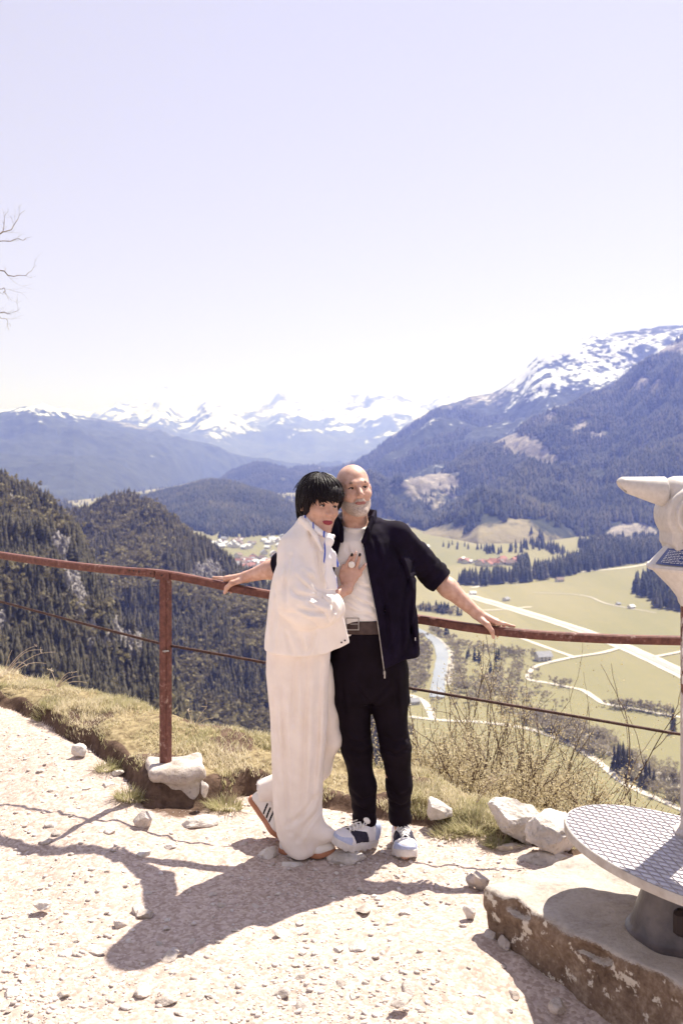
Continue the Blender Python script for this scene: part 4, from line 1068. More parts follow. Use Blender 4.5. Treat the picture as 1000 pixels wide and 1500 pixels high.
RAIL = np.array([at(-330, 770, 8.6), at(-150, 790, 7.2), at(0, 813, 6.0), at(60, 822, 5.65), at(120, 830, 5.4), at(180, 836, 5.2), at(240, 841, 5.05), at(300, 852, 4.97), at(345, 862, 4.90), at(400, 872, 4.86), at(500, 891, 4.79), at(620, 908, 4.72), at(680, 918, 4.68), at(735, 925, 4.65), at(800, 931, 4.61), at(900, 936, 4.55), at(985, 938, 4.50), at(1080, 940, 4.45), at(1300, 944, 4.3)])
def bar(P, hw, hh, n=90, bev=.006, r=None):
    d = np.arange(len(P)); t = np.linspace(0, len(P) - 1, n); C = np.stack([np.interp(t, d, P[:, k]) if k == 3 else smooth_interp(t, d, P[:, k]) for k in range(3)], 1)
    T = np.gradient(C, axis=0); T /= np.linalg.norm(T, axis=1)[:, None]; S = np.cross(T, [0, 0, 1.0]); S /= np.linalg.norm(S, axis=1)[:, None]; U = np.cross(S, T)
    prof = [(-hw, -hh + bev), (-hw, hh - bev), (-hw + bev, hh), (hw - bev, hh), (hw, hh - bev), (hw, -hh + bev), (hw - bev, -hh), (-hw + bev, -hh)]
    V = np.concatenate([C[:, None] + S[:, None] * np.array([p[0] for p in prof])[None, :, None] + U[:, None] * np.array([p[1] for p in prof])[None, :, None]]).reshape(-1, 3)
    m = len(prof); F = [(i * m + j, i * m + (j + 1) % m, (i + 1) * m + (j + 1) % m, (i + 1) * m + j) for i in range(n - 1) for j in range(m)] + [tuple(range(m - 1, -1, -1)), tuple(range((n - 1) * m, n * m))]
    return MB().add(V, F), C
mb, RC = bar(RAIL, .022, .0195, 120); mb.build("handrail", M_RUST, rail)
p0 = at(239, 1118, 5.05); ptop = at(239, 848, 5.05)
mb = MB()     # T-section post: broad flange to the left, web to the right
Rp = rotz(-.55)
H_ = ptop[2] - p0[2] + .06
mb.box(p0 + [0, 0, H_ / 2 - .06], (.041, .008, H_), Rp, .001); mb.box(p0 + Rp @ np.array([0.019, .022, 0]) + [0, 0, H_ / 2 - .06], (.007, .0395, H_), Rp, .001)
mb.build("post", M_RUST, rail)
CAB = np.array([at(-330, 820, 8.7), at(-150, 845, 7.25), at(0, 881, 6.03), at(120, 913, 5.43), at(240, 944, 5.085), at(385, 970, 4.90), at(600, 1008, 4.76), at(800, 1042, 4.64), at(985, 1074, 4.53), at(1300, 1120, 4.33)])
def rope(P, R_, strands=6, n=900, pitch=.05):
    d = np.concatenate([[0], np.cumsum(np.linalg.norm(np.diff(P, axis=0), axis=1))]); t = np.linspace(0, d[-1], n)
    C = np.stack([np.interp(t, d, P[:, k]) for k in range(3)], 1); T = np.gradient(C, axis=0); T /= np.linalg.norm(T, axis=1)[:, None]; S = np.cross(T, [0, 0, 1.0]); S /= np.linalg.norm(S, axis=1)[:, None]; U = np.cross(S, T); mb = MB()
    for s in range(strands):
        a = 2 * PI * (t / pitch + s / strands); mb.tube(C + (np.cos(a)[:, None] * S + np.sin(a)[:, None] * U) * R_ * .6, R_ * .5, 5)
    return mb
rope(CAB, .0068, 5, 1500, .055).build("cable", M_CABLE, rail, auto=0)
mb = MB(); mb.box(at(238, 843.5, 5.022), (.085, .004, .040), rotz(-.42), .001)
mb.build("splice_plate", M_RUST, rail)
mb = MB(); mb.box(at(213, 838.5, 5.093), (.16, .004, .038), rotz(-.82), .001); mb.build("splice_plate", M_RUST, rail)
for (x, y, Y) in ((190, 835, 5.125), (196, 836, 5.105), (204, 837.5, 5.078), (222, 840, 5.05), (226, 841, 5.04), (237, 843, 5.012)):
    mb = MB(); c = at(x, y, Y); mb.lathe([(.0001, -.002), (.0045, -.002), (.0045, .003), (.0001, .004)], c, 8, np.array([[1, 0, 0], [0, 0, -1], [0, 1, 0]])); mb.build("bolt", M_DARKM, rail)
mb = MB(); mb.box(at(242, 954, 5.03), (.012, .014, .010), rotz(.3), .002); mb.tube([at(239, 954, 5.03), at(247, 953.5, 5.02)], .004, 8); mb.build("cable_clamp", M_STEEL, rail)
tag(rail, "rust red steel railing with a post, curved handrail and sagging wire cable", "railing")

# ================================================================== concrete plinth
M_CONC, nt, bs = _new("weathered_concrete"); v = _coord(nt, (1, 1, 1), True)
a = _noise(nt, 7, 7, .65, v); b = _noise(nt, 60, 5, .65, v); c3 = _noise(nt, 16, 4, .6, v)
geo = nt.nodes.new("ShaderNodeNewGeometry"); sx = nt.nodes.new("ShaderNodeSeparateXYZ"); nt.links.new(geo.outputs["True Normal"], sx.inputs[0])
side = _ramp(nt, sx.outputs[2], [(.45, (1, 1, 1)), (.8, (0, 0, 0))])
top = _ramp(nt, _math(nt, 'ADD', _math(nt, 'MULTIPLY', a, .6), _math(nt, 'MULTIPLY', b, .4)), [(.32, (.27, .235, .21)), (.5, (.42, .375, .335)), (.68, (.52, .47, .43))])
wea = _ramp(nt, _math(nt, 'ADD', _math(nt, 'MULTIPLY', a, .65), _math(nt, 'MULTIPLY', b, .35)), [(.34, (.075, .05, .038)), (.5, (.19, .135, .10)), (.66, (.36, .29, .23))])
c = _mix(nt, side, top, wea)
lich = _ramp(nt, _math(nt, 'ADD', _math(nt, 'MULTIPLY', c3, .7), _math(nt, 'MULTIPLY', b, .3)), [(.565, (0, 0, 0)), (.60, (.85, .85, .85))])
c = _mix(nt, _math(nt, 'MULTIPLY', lich, side), c, (.62, .57, .50))
nt.links.new(c, bs.inputs["Base Color"]); bs.inputs["Roughness"].default_value = .95; bs.inputs["Specular IOR Level"].default_value = .1; _bump(nt, bs, _math(nt, 'ADD', a, _math(nt, 'MULTIPLY', b, .7)), .8, .012)
PA = np.array([.53, 3.765, 0]); pu = np.array([.59, -.807, 0]); pv_ = np.array([.807, .59, 0]); PT = .17
PR = np.stack([pu, -pv_, np.cross(pu, -pv_)], 1)
def plinth(P):
    c = PA + pu * .85 + pv_ * .55
    q = P + .010 * np.stack([fbm(P[:, 0] * 9, P[:, 1] * 9, P[:, 2] * 9, 3, s) for s in (4, 5, 6)], 1)
    d = sbox(q, c + [0, 0, PT - .045], (.85, .55, .045), PR, .024)
    lean = q.copy(); d2 = sbox(lean, c + [0, 0, PT - .21] + pv_ * .004, (.842, .545, .19), PR, .026)
    d = smin(d, d2 + .004 * noise3(P[:, 0] * 30, P[:, 1] * 30, P[:, 2] * 30, 8), .012)
    for s in range(4):        # chips along the front edge
        r = np.random.default_rng(s + 70); e = PA + pu * (.16 + .36 * s + .05 * r.random()) + [0, 0, PT - .11 + .12 * r.random()]
        d = smax(d, -(ell(q + .012 * np.stack([noise3(P[:, 0] * 22, P[:, 1] * 22, P[:, 2] * 22, 90 + k) for k in (1, 2, 3)], 1), e, (.05 + .03 * r.random(), .03, .02), PR)), .015)
    return d
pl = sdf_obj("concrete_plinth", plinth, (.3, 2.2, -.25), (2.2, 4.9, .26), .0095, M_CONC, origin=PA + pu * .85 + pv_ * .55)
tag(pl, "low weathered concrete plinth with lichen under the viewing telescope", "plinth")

# ================================================================== coin telescope
M_CAST = mat("cream_cast_metal", (.58, .54, .51), (.49, .45, .42), 60, .48, .15, 300, .001, spec=.4, lo=.3, hi=.7)
M_POLE, nt, bs = _new("chipped_white_paint"); v = _coord(nt, (1, 1, .55), True)
a = _noise(nt, 24, 6, .68, v); b = _noise(nt, 70, 3, .6, v)
geo = nt.nodes.new("ShaderNodeNewGeometry"); sx = nt.nodes.new("ShaderNodeSeparateXYZ"); nt.links.new(geo.outputs["Position"], sx.inputs[0])
hi_ = _ramp(nt, sx.outputs[2], [(.75, (0, 0, 0)), (1.0, (1, 1, 1))])
chip = _ramp(nt, _math(nt, 'ADD', a, _math(nt, 'MULTIPLY', hi_, .12)), [(.62, (0, 0, 0)), (.635, (1, 1, 1))])
c = _mix(nt, chip, _ramp(nt, b, [(.3, (.44, .38, .35)), (.7, (.56, .50, .47))]), _ramp(nt, b, [(.3, (.06, .022, .018)), (.7, (.20, .085, .06))]))
nt.links.new(c, bs.inputs["Base Color"]); bs.inputs["Roughness"].default_value = .5; _bump(nt, bs, chip, -.5, .002)
M_BLUE = mat("blue_plate", (.035, .05, .16), (.055, .075, .22), 20, .18, spec=.6)
M_WHITE = mat("white_lettering", (.75, .75, .78), rough=.5)
M_BASEM = mat("dark_cast_base", (.06, .05, .055), (.12, .10, .10), 14, .38, .2, spec=.5)
M_HOLE = mat("black_hole", (.02, .012, .012), rough=.7)
M_STICK = mat("peeling_sticker", (.72, .69, .66), (.55, .5, .46), 50, .7)
TP = np.array([1.275, 3.57, 0]); PLZ = .445; PC = np.array([1.195, 3.37, 0])
tel = empty("telescope", TP + [0, 0, PT])
# step plate: oval, checkered
eu, ev = np.array([.49, -.87, 0]), np.array([.87, .49, 0])
def plate_pts(sc=1.0, n=96):
    a = np.arange(n) * 2 * PI / n; return PC + np.outer(np.cos(a) * .555 * sc, eu) + np.outer(np.sin(a) * .30 * sc, ev)
mb = MB(); P = plate_pts(); n = len(P); rings = [(1.0, -.030), (1.0, -.006), (.992, 0.0)]
for s, z in rings: mb.v.append(plate_pts(s) + [0, 0, PLZ + z])
mb.n = n * 3; mb.f = [(r_ * n + i, (r_ + 1) * n + i, (r_ + 1) * n + (i + 1) % n, r_ * n + (i + 1) % n) for r_ in range(2) for i in range(n)] + [tuple(range(n)), tuple(range(3 * n - 1, 2 * n - 1, -1))]
M_EDGE = mat("worn_aluminium_edge", (.50, .46, .42), (.38, .33, .29), 20, .5, .2, spec=.4)
plate = mb.build("step_plate", M_EDGE, tel)
mt_, nt, bs = _new("checker_plate"); bs.inputs["Metallic"].default_value = .55; bs.inputs["Roughness"].default_value = .42
n1 = _noise(nt, 12, 5, .6, _coord(nt, (1, 1, 1), True)); nt.links.new(_ramp(nt, n1, [(.3, (.42, .40, .42)), (.7, (.58, .56, .58))]), bs.inputs["Base Color"])
mb = MB(); mb.v.append(np.concatenate([plate_pts(.985) + [0, 0, PLZ + .0015]])); mb.n = n; mb.f = [tuple(range(n - 1, -1, -1))] ; top_ = mb.build("tread_sheet", mt_, plate, smooth=False)
mb = MB()       # raised diamond ribs
for fam, ang in ((0, .42), (1, -.42)):
    ca, sa = math.cos(ang), math.sin(ang); dirv = eu * ca + ev * sa; nrm = -eu * sa + ev * ca
    for off in np.arange(-.6, .6, .030):
        # clip line to the ellipse
        A_, B_ = np.dot(dirv, eu) / .54, np.dot(dirv, ev) / .29; C_, D_ = np.dot(nrm, eu) * off / .54, np.dot(nrm, ev) * off / .29
        qa, qb, qc = A_ * A_ + B_ * B_, 2 * (A_ * C_ + B_ * D_), C_ * C_ + D_ * D_ - 1; disc = qb * qb - 4 * qa * qc
        if disc <= 0: continue
        t0, t1 = (-qb - disc ** .5) / (2 * qa), (-qb + disc ** .5) / (2 * qa)
        a_, b_ = PC + nrm * off + dirv * t0, PC + nrm * off + dirv * t1; w = nrm * .0022
        z = PLZ + .0016
        mb.add([a_ - w + [0, 0, z], b_ - w + [0, 0, z], b_ + w + [0, 0, z], a_ + w + [0, 0, z], a_ - w * .4 + [0, 0, z + .003], b_ - w * .4 + [0, 0, z + .003], b_ + w * .4 + [0, 0, z + .003], a_ + w * .4 + [0, 0, z + .003]], [(0, 1, 5, 4), (1, 2, 6, 5), (2, 3, 7, 6), (3, 0, 4, 7), (4, 5, 6, 7)])
M_RIB = mat("worn_tread_ribs", (.32, .285, .31), (.42, .38, .40), 30, .45, metal=.5)
mb.build("tread_pattern", M_RIB, plate, smooth=False)
MB().lathe([(.19, PT - .03), (.19, PT + .012), (.178, PT + .02), (.172, PT + .028), (.15, PT + .10), (.125, PT + .17), (.118, PT + .235), (.12, PLZ - .0305)], [1.165, 3.40, 0], 48).build("pedestal", M_BASEM, tel)
mb = MB(); mb.box([1.115, 3.262, PT + .10], (.055, .05, .085), rotz(-.4), .012); mb.build("hatch", M_DARKM, tel)
pole = MB().lathe([(.082, PLZ), (.082, PLZ + .012), (.062, PLZ + .02), (.058, PLZ + .03), (.058, 1.275)], TP, 40).build("pole", M_POLE, tel)
# collar with the sloping blue information plate, lock housing, head
mb = MB().lathe([(.058, 1.262), (.066, 1.275), (.070, 1.292), (.094, 1.325), (.155, 1.388), (.172, 1.395), (.177, 1.404), (.173, 1.414), (.166, 1.417), (.118, 1.470), (.112, 1.474), (.11, 1.49)], TP, 48); mb.build("collar", M_CAST, tel)
cone = MB(); nA = 40; a = np.linspace(PI + .25, 2 * PI + .6, nA)
r0, z0, r1, z1 = .169, 1.4190, .1195, 1.4725
cone.add(np.concatenate([np.stack([TP[0] + r0 * np.cos(a), TP[1] + r0 * np.sin(a), 0 * a + z0], 1), np.stack([TP[0] + r1 * np.cos(a), TP[1] + r1 * np.sin(a), 0 * a + z1], 1)]), [(i, i + 1, nA + i + 1, nA + i) for i in range(nA - 1)])
bp = cone.build("information_plate", M_BLUE, tel)
wl = MB(); rg = np.random.default_rng(3)
def cpt(ang, s, lift=.0012):
    rr = r0 + (r1 - r0) * s; return np.array([TP[0] + (rr + lift) * math.cos(ang), TP[1] + (rr + lift) * math.sin(ang), z0 + (z1 - z0) * s + lift])
for row in range(8):
    s = .12 + row * .1
    for (a0, a1) in ((PI + .40, PI + 1.12), (PI + 1.26, PI + 2.05), (PI + 2.2, PI + 3.0)):
        x = a0
        while x < a1 - .04:
            w = rg.uniform(.03, .10)
            if x + w > a1 - (.25 if row % 3 == 2 else 0): break
            wl.add([cpt(x, s), cpt(x + w, s), cpt(x + w, s + .035), cpt(x, s + .035)], [(0, 1, 2, 3)]); x += w + .022
for aa in (PI + 1.19, PI + 2.12): wl.add([cpt(aa - .012, .03), cpt(aa + .012, .03), cpt(aa + .016, .97), cpt(aa - .016, .97)], [(0, 1, 2, 3)])
wl.build("lettering", M_WHITE, bp, smooth=False)
mb = MB(); FR = np.array([[1, 0, 0], [0, 0, -1], [0, 1, 0]])
mb.lathe([(.0001, 0), (.020, 0), (.020, .004), (.0001, .004)], TP + [-.050, -.0795, 1.336], 24, FR)
mb.build("coin_lock", M_HOLE, tel)
def cyl_y(P, c, r, h, rd):
    q = P - np.asarray(c, float); k = np.stack([np.hypot(q[:, 0], q[:, 2]) - (r - rd), np.abs(q[:, 1]) - (h - rd)], 1)
    return np.sqrt((np.maximum(k, 0) ** 2).sum(1)) + np.minimum(k.max(1), 0) - rd
HC = np.array([1.238, 3.57, 1.590])
def head(P):
    brl = smax(rc(P, [1.20, 3.57, 1.668], [1.62, 3.57, 1.668], .060), -(P[:, 0] - 1.150), .006)
    d = smin(brl, cyl_y(P, HC, .098, .085, .014), .006)
    d = smin(d, cyl_y(P, HC + [0, -.09, 0], .072, .016, .004), .003); d = smax(d, -(np.maximum(np.abs(np.hypot(P[:, 0] - HC[0], P[:, 2] - HC[2]) - .055) - .0035, P[:, 1] - (HC[1] - .098))), .003)
    d = smin(d, sbox(P, [1.272, 3.57, 1.522], (.112, .088, .047), None, .022), .004)
    d = smax(d, -cyl_y(P, HC + [0, -.098, 0], .103, .012, .004), .003) if False else d
    return smin(d, sbox(P, [1.272, 3.57, 1.478], (.100, .085, .012), None, .006), .006)
hd = sdf_obj("head", head, TP + [-.25, -.2, 1.44], TP + [.45, .2, 1.78], .0045, M_CAST, tel)
def visor(P):
    a_, b_ = np.array([1.17, 3.57, 1.670]), np.array([1.004, 3.548, 1.699])
    out = rc(P, a_, b_, .057, .027); inn = rc(P, b_ + [.03, 0, -.012], b_ + [-.08, 0, -.012], .014, .026)
    d = smax(out, -inn, .004); x = P[:, 0]
    cut = (1.664 + (.985 - x) * .36 - .20 * np.maximum(x - 1.05, 0)) - P[:, 2]; d = smax(d, cut * .9, .006)
    return smax(d, x - 1.160, .004)
sdf_obj("eyepiece", visor, (.94, 3.45, 1.55), (1.18, 3.68, 1.76), .004, M_CAST, tel)
mb = MB(); mb.lathe([(.0001, .0), (.026, .0), (.026, .004), (.020, .006), (.020, .003), (.0001, .003)], HC + [-.004, -.1072, 0], 28, FR); mb.build("pivot_cover", M_STEEL, tel)
mb = MB(); mb.lathe([(.0001, .0), (.011, .0), (.011, .003), (.0001, .003)], HC + [-.004, -.1115, 0], 20, FR); mb.build("pivot_screw", M_HOLE, tel)
mb = MB(); mb.box([1.262, 3.4815, 1.497], (.14, .003, .002)); mb.build("joint_line", M_HOLE, tel)
def on_pole(a0, a1, za, zb, name, mt):
    aa = np.linspace(a0, a1, 9); V = np.concatenate([np.stack([TP[0] + .0592 * np.cos(aa), TP[1] + .0592 * np.sin(aa), 0 * aa + z], 1) for z in (za, zb)])
    return MB().add(V, [(i, i + 1, 10 + i, 9 + i) for i in range(8)]).build(name, mt, tel)
for k, (za, zb, a0, a1) in enumerate(((1.09, 1.115, PI + .15, PI + 1.3), (1.06, 1.075, PI + .2, PI + 1.2), (.985, 1.015, PI + .1, PI + .6), (.83, .90, PI + .15, PI + 1.15))): on_pole(a0, a1, za, zb, "sticker", M_STICK)
tag(tel, "cream coin-operated viewing telescope on a chipped pole with a blue plate and round step", "telescope")
# ================================================================== people
def fabric(name, c1, c2, weave=900, rough=.85, bump=.15, sheen=0.0, spec=.15):
    m, nt, bs = _new(name); v = _coord(nt, (1, 1, 1), True)
    n = _noise(nt, 14, 4, .55, v); nt.links.new(_ramp(nt, n, [(.35, c1), (.65, c2)]), bs.inputs["Base Color"])
    bs.inputs["Roughness"].default_value = rough; bs.inputs["Specular IOR Level"].default_value = spec; bs.inputs["Sheen Weight"].default_value = sheen
    _bump(nt, bs, _math(nt, 'ADD', _noise(nt, weave, 2, .5, v), _math(nt, 'MULTIPLY', _noise(nt, 60, 3, .6, v), 1.5)), bump, .002); return m
def skin(name, c1, c2, c3):
    m, nt, bs = _new(name); v = _coord(nt, (1, 1, 1), True)
    n = _noise(nt, 32, 5, .6, v); nt.links.new(_ramp(nt, n, [(.3, c1), (.5, c2), (.72, c3)]), bs.inputs["Base Color"])
    bs.inputs["Roughness"].default_value = .5; bs.inputs["Specular IOR Level"].default_value = .4
    bs.inputs["Subsurface Weight"].default_value = .12; bs.inputs["Subsurface Radius"].default_value = (.008, .003, .0015); bs.inputs["Subsurface Scale"].default_value = 1.0
    _bump(nt, bs, _noise(nt, 260, 3, .6, v), .12, .002); return m
M_SKIN_M = skin("man_skin", (.48, .265, .195), (.58, .35, .27), (.66, .44, .36))
M_SKIN_W = skin("woman_skin", (.47, .265, .19), (.55, .325, .245), (.60, .37, .285))
M_NAVY = fabric("navy_jacket_cloth", (.0060, .0034, .0095), (.0100, .006, .0185), rough=.85, spec=.10)
M_TROU = fabric("dark_navy_cloth", (.0060, .0032, .0060), (.0095, .0055, .0105), rough=.75, spec=.10)
M_TEE = fabric("white_cotton", (.84, .79, .765), (.88, .84, .815))
M_CREAM = fabric("cream_wool", (.83, .755, .695), (.88, .81, .755), 500, .9, .2)
M_CREAM2 = fabric("cream_twill", (.80, .72, .665), (.86, .785, .73), 700, .85, .12)
M_BELT = mat("brown_belt_leather", (.05, .03, .028), (.08, .05, .045), 40, .5)
M_HAIR, nt, bs = _new("black_hair"); v = _coord(nt, (1, 1, 1), True)
nt.links.new(_ramp(nt, _noise(nt, 90, 4, .6, v), [(.3, (.004, .002, .004)), (.7, (.012, .007, .010))]), bs.inputs["Base Color"]); bs.inputs["Roughness"].default_value = .36; bs.inputs["Specular IOR Level"].default_value = .15
_bump(nt, bs, _noise(nt, 260, 4, .7, v), .5, .003)
M_BEARD = mat("grey_stubble", (.34, .255, .21), (.60, .51, .46), 260, .9, .4, 500, .002)
M_BROW = mat("eyebrow_hair", (.20, .13, .10), (.30, .21, .165), 300, .9)
M_LIPM = mat("man_lips", (.36, .15, .13), rough=.5); M_LIPW = mat("red_lipstick", (.30, .025, .045), rough=.35, spec=.5)
M_EYE = mat("eye_white", (.55, .48, .45), rough=.25, spec=.5); M_IRIS = mat("dark_iris", (.025, .018, .016), rough=.2, spec=.5); M_LASH = mat("dark_lash", (.02, .012, .012), rough=.7)


def local(P, c, rad, fn):
    d = np.sqrt(((P - c) ** 2).sum(1)) - rad; m = d < .07
    if m.any(): d[m] = fn(P[m])
    return d
def RX(a): return np.array(Matrix.Rotation(math.radians(a), 3, 'X'))
def RY(a): return np.array(Matrix.Rotation(math.radians(a), 3, 'Y'))
def RZ(a): return np.array(Matrix.Rotation(math.radians(a), 3, 'Z'))


class Head:
    def __init__(s, c, R, sc, fem=False): s.c, s.R, s.s, s.fem = np.asarray(c), R, sc, fem
    def q(s, P): return (P - s.c) @ s.R / s.s
    def w(s, p): return s.c + s.R @ (np.asarray(p, float) * s.s)

    def face(s, q):
        f = s.fem
        d = ell(q, (0, .012, .042), (.076, .097, .085))
        d = smin(d, ell(q, (0, -.028, -.03), (.065 if f else .063, .062, .088)), .03)
        for g in (-1, 1):
            d = smin(d, rc(q, (g * .05, .005, -.055), (g * .014, -.068, -.100), .020, .019), .03)
            d = smin(d, ell(q, (g * .040, -.054, -.020), (.026, .022, .020)), .022)
        d = smin(d, ell(q, (0, -.076, -.103), (.021, .016, .016)), .02)
        d = smin(d, chain(q, [(-.046, -.064, .028), (-.018, -.080, .029), (.018, -.080, .029), (.046, -.064, .028)], [.010, .012, .012, .010]), .014)
        for g in (-1, 1): d = smax(d, -ell(q, (g * .032, -.094, .010), (.019, .021, .0125)), .012)
        for g in (-1, 1): d = smin(d, ell(q, (g * .031, -.066, .010), (.0155, .013, .012)), .004)
        k_ = 1.06 if f else 1.14
        n = smin(rc(q, (0, -.081, .024), (0, -.1075 * (1 + .04 * (not f)), -.022), .0082 * k_, .0112 * k_), ell(q, (-.0125, -.094, -.026), (.009, .011, .008)), .01)
        n = smin(n, ell(q, (.0125, -.094, -.026), (.009, .011, .008)), .01); d = smin(d, n, .010)
        d = smin(d, ell(q, (0, -.082, -.056), (.026, .012, .016)), .014)
        d = smin(d, chain(q, [(-.021, -.082, -.058), (0, -.0875, -.0585), (.021, -.081, -.059)], [.004, .0045, .004]), .006)
        d = smin(d, chain(q, [(-.018, -.083, -.068), (0, -.0850, -.0665), (.018, -.080, -.066)], [.004, .0050, .004]), .006)
        d = smax(d, -chain(q, [(-.026, -.084, -.062), (0, -.0965, -.0625), (.026, -.084, -.062)], [.0022, .0026, .0022]), .003)
        for g in (-1, 1):     # smile lines
            d = smax(d, -chain(q, [(g * .017, -.098, -.024), (g * .031, -.084, -.045), (g * .034, -.074, -.066)], [.0015, .003, .0015]), .008)
            e = smax(ell(q, (g * .080, .016, -.002), (.011, .022, .033)), -ell(q, (g * .092, .012, .0), (.009, .012, .020)), .006); d = smin(d, e, .008)
        return d

    def sdf(s, P): return local(P, s.c, .15, lambda Q: s.face(s.q(Q)) * s.s)

    def details(s, root, lipmat, browmat):
        for g in (-1, 1):
            e = MB(); v, f = ico(2); R_, c = s.R, s.w((g * .031, -.0728, .0088)); e.add((v * [.0122, .0072, .0038] * s.s) @ R_.T + c, f); n0 = len(e.f)
            ic = s.w((g * .031 + .002, -.0788, .0088)); e.add((v * [.0056, .0022, .0038] * s.s) @ R_.T + ic, f); n1 = len(e.f)
            e.tube([s.w((g * .031 + x, y, z)) for x, y, z in ((-.0145, -.0715, .0090), (-.007, -.0795, .0136), (.004, -.0800, .0138), (.0145, -.0715, .0098))], (.0026 if s.fem else .0018) * s.s, 6); n2 = len(e.f)
            o = mk("eye", np.concatenate(e.v), e.f, [M_EYE, M_IRIS, M_LASH], root, mat_idx=[0] * n0 + [1] * (n1 - n0) + [2] * (n2 - n1))
            b = lambda P, g=g: chain(s.q(P), [(g * .014, -.0905, .0285), (g * .032, -.0855, .0345), (g * .049, -.069, .030)], [.0018, .0022, .001]) * s.s + .0007 * noise3(P[:, 0] * 300, P[:, 1] * 300, P[:, 2] * 300, 3)
            c = s.w((g * .032, -.082, .03)); sdf_obj("eyebrow", b, c - .04, c + .04, .0017, browmat, root)
        def on(x, z, out):       # a point lying on the face's skin
            ys = np.linspace(-.135, -.03, 400); d = s.face(np.column_stack([np.full(400, x), ys, np.full(400, z)])); k = int(np.argmax(d < 0)); return (x, ys[k] - out, z)
        t_ = 1.0 if s.fem else .7; wd = .024 if s.fem else .027
        up = [on(x * wd, -.0606 + .0010 * x * x - (.0003 if abs(x) < .1 else -.0003), -.0002) for x in (-1, -.6, -.3, 0, .3, .6, 1)]
        dn = [on(x * wd, -.0640 + .0045 * x * x, -.0002) for x in (-.92, -.6, -.3, 0, .3, .6, .92)]
        lp = lambda P: smin(chain(s.q(P), up, [.0010, .0014 * t_, .0017 * t_, .0015 * t_, .0017 * t_, .0014 * t_, .0010]), chain(s.q(P), dn, [.0010, .0015 * t_, .0019 * t_, .0020 * t_, .0019 * t_, .0015 * t_, .0010]), .001) * s.s
        c = s.w((0, -.09, -.062)); sdf_obj("lips", lp, c - .04, c + .04, .0011, lipmat, root)


def hand_sdf(P, wrist, knuck, fingers, thumb, r=.0085, pr=.0135):
    """palm from the wrist to the knuckles, each finger a chain of joints rooted at its knuckle"""
    d = None
    for k in knuck:
        e = rc(P, wrist, k, pr * 1.25, pr * .86); d = e if d is None else smin(d, e, .016)
    for a, b in zip(knuck[:-1], knuck[1:]): d = smin(d, rc(P, a, b, pr * .82), .01)
    for k, f in zip(knuck, fingers):
        pts = [k] + list(f); n = len(pts); e = chain(P, pts, [r * (1.08 - .34 * i / (n - 1)) for i in range(n)], .004)
        d = smin(d, e, .005)
    n = len(thumb); d = smin(d, chain(P, thumb, [r * (1.75 - .85 * i / (n - 1)) for i in range(n)], .008), .010)
    return d


def psec(rows, dy=0.0):
    """photo silhouette rows (py, left px, right px, y, half depth) -> loft sections"""
    out = []
    for py, l, r_, y, b in rows:
        s = y / FOC; out.append((CAMZ - (py - HOR) * s, ((l + r_) / 2 - 500) * s, y + dy, (r_ - l) / 2 * s, b))
    return out
def grow_secs(secs, g): return [(z, x, y, a + g, b + g) for z, x, y, a, b in secs]
def zpy(py, y): return CAMZ - (py - HOR) * y / FOC
J = at

# ------------------------------------------------------------------ the man
HM = Head(J(518.5, 719.5, 4.53), RY(-5) @ RZ(15) @ RX(-5), .965)
iT = lambda px: int(np.argmin(np.abs(500 + RC[:, 0] * FOC / RC[:, 1] - px)))
def rail_frame(px, sgn):
    i = iT(px); T = RC[i + 1] - RC[i - 1]; T /= np.linalg.norm(T); B = np.cross([0, 0, 1.0], T); B /= np.linalg.norm(B)
    if B[1] < 0: B = -B
    U = np.cross(T, B); U = U if U[2] > 0 else -U
    f = (px - (500 + RC[i, 0] * FOC / RC[i, 1]))
    o = RC[i]; return lambda t, b, u: o + sgn * T * t + B * b + U * u
def grip(F):
    kn = [F(.030, -.008, .040), F(.020, .013, .042), F(.006, .031, .039), F(-.012, .046, .032)]
    fi = [[F(.064, .001, .036), F(.088, .005, .031), F(.106, .006, .0295)],
          [F(.052, .034, .034), F(.062, .043, .010), F(.056, .036, -.018)],
          [F(.034, .049, .026), F(.040, .050, -.004), F(.034, .034, -.030)],
          [F(.012, .058, .016), F(.016, .054, -.010), F(.014, .036, -.031)]]
    th = [F(-.058, -.006, .050), F(-.018, -.036, .030), F(.006, -.035, .002), F(.016, -.031, -.026)]
    return kn, fi, th
FL, FR_ = rail_frame(721, 1), rail_frame(338, -1)
WL, WR = FL(-.070, .012, .068), FR_(-.070, .012, .066)
gl, gr = grip(FL), grip(FR_)
SHL, SHR = J(583, 785, 4.58), J(452, 787, 4.62)
ELL, ELR = J(637, 844, 4.72), J(413, 829, 4.80)
HIPS = J(537, 955, 4.57)
KNR, KNL, ANR, ANL = J(523, 1095, 4.55), J(578, 1095, 4.52), J(534, 1206, 4.53), J(586, 1206, 4.56)
NECKM = J(521, 780, 4.585)
M_TORSO = psec([(778, 478, 566, 4.585, .07), (800, 466, 582, 4.58, .095), (850, 470, 578, 4.575, .10), (905, 480, 574, 4.57, .095), (960, 488, 586, 4.57, .10), (990, 492, 584, 4.57, .09)])
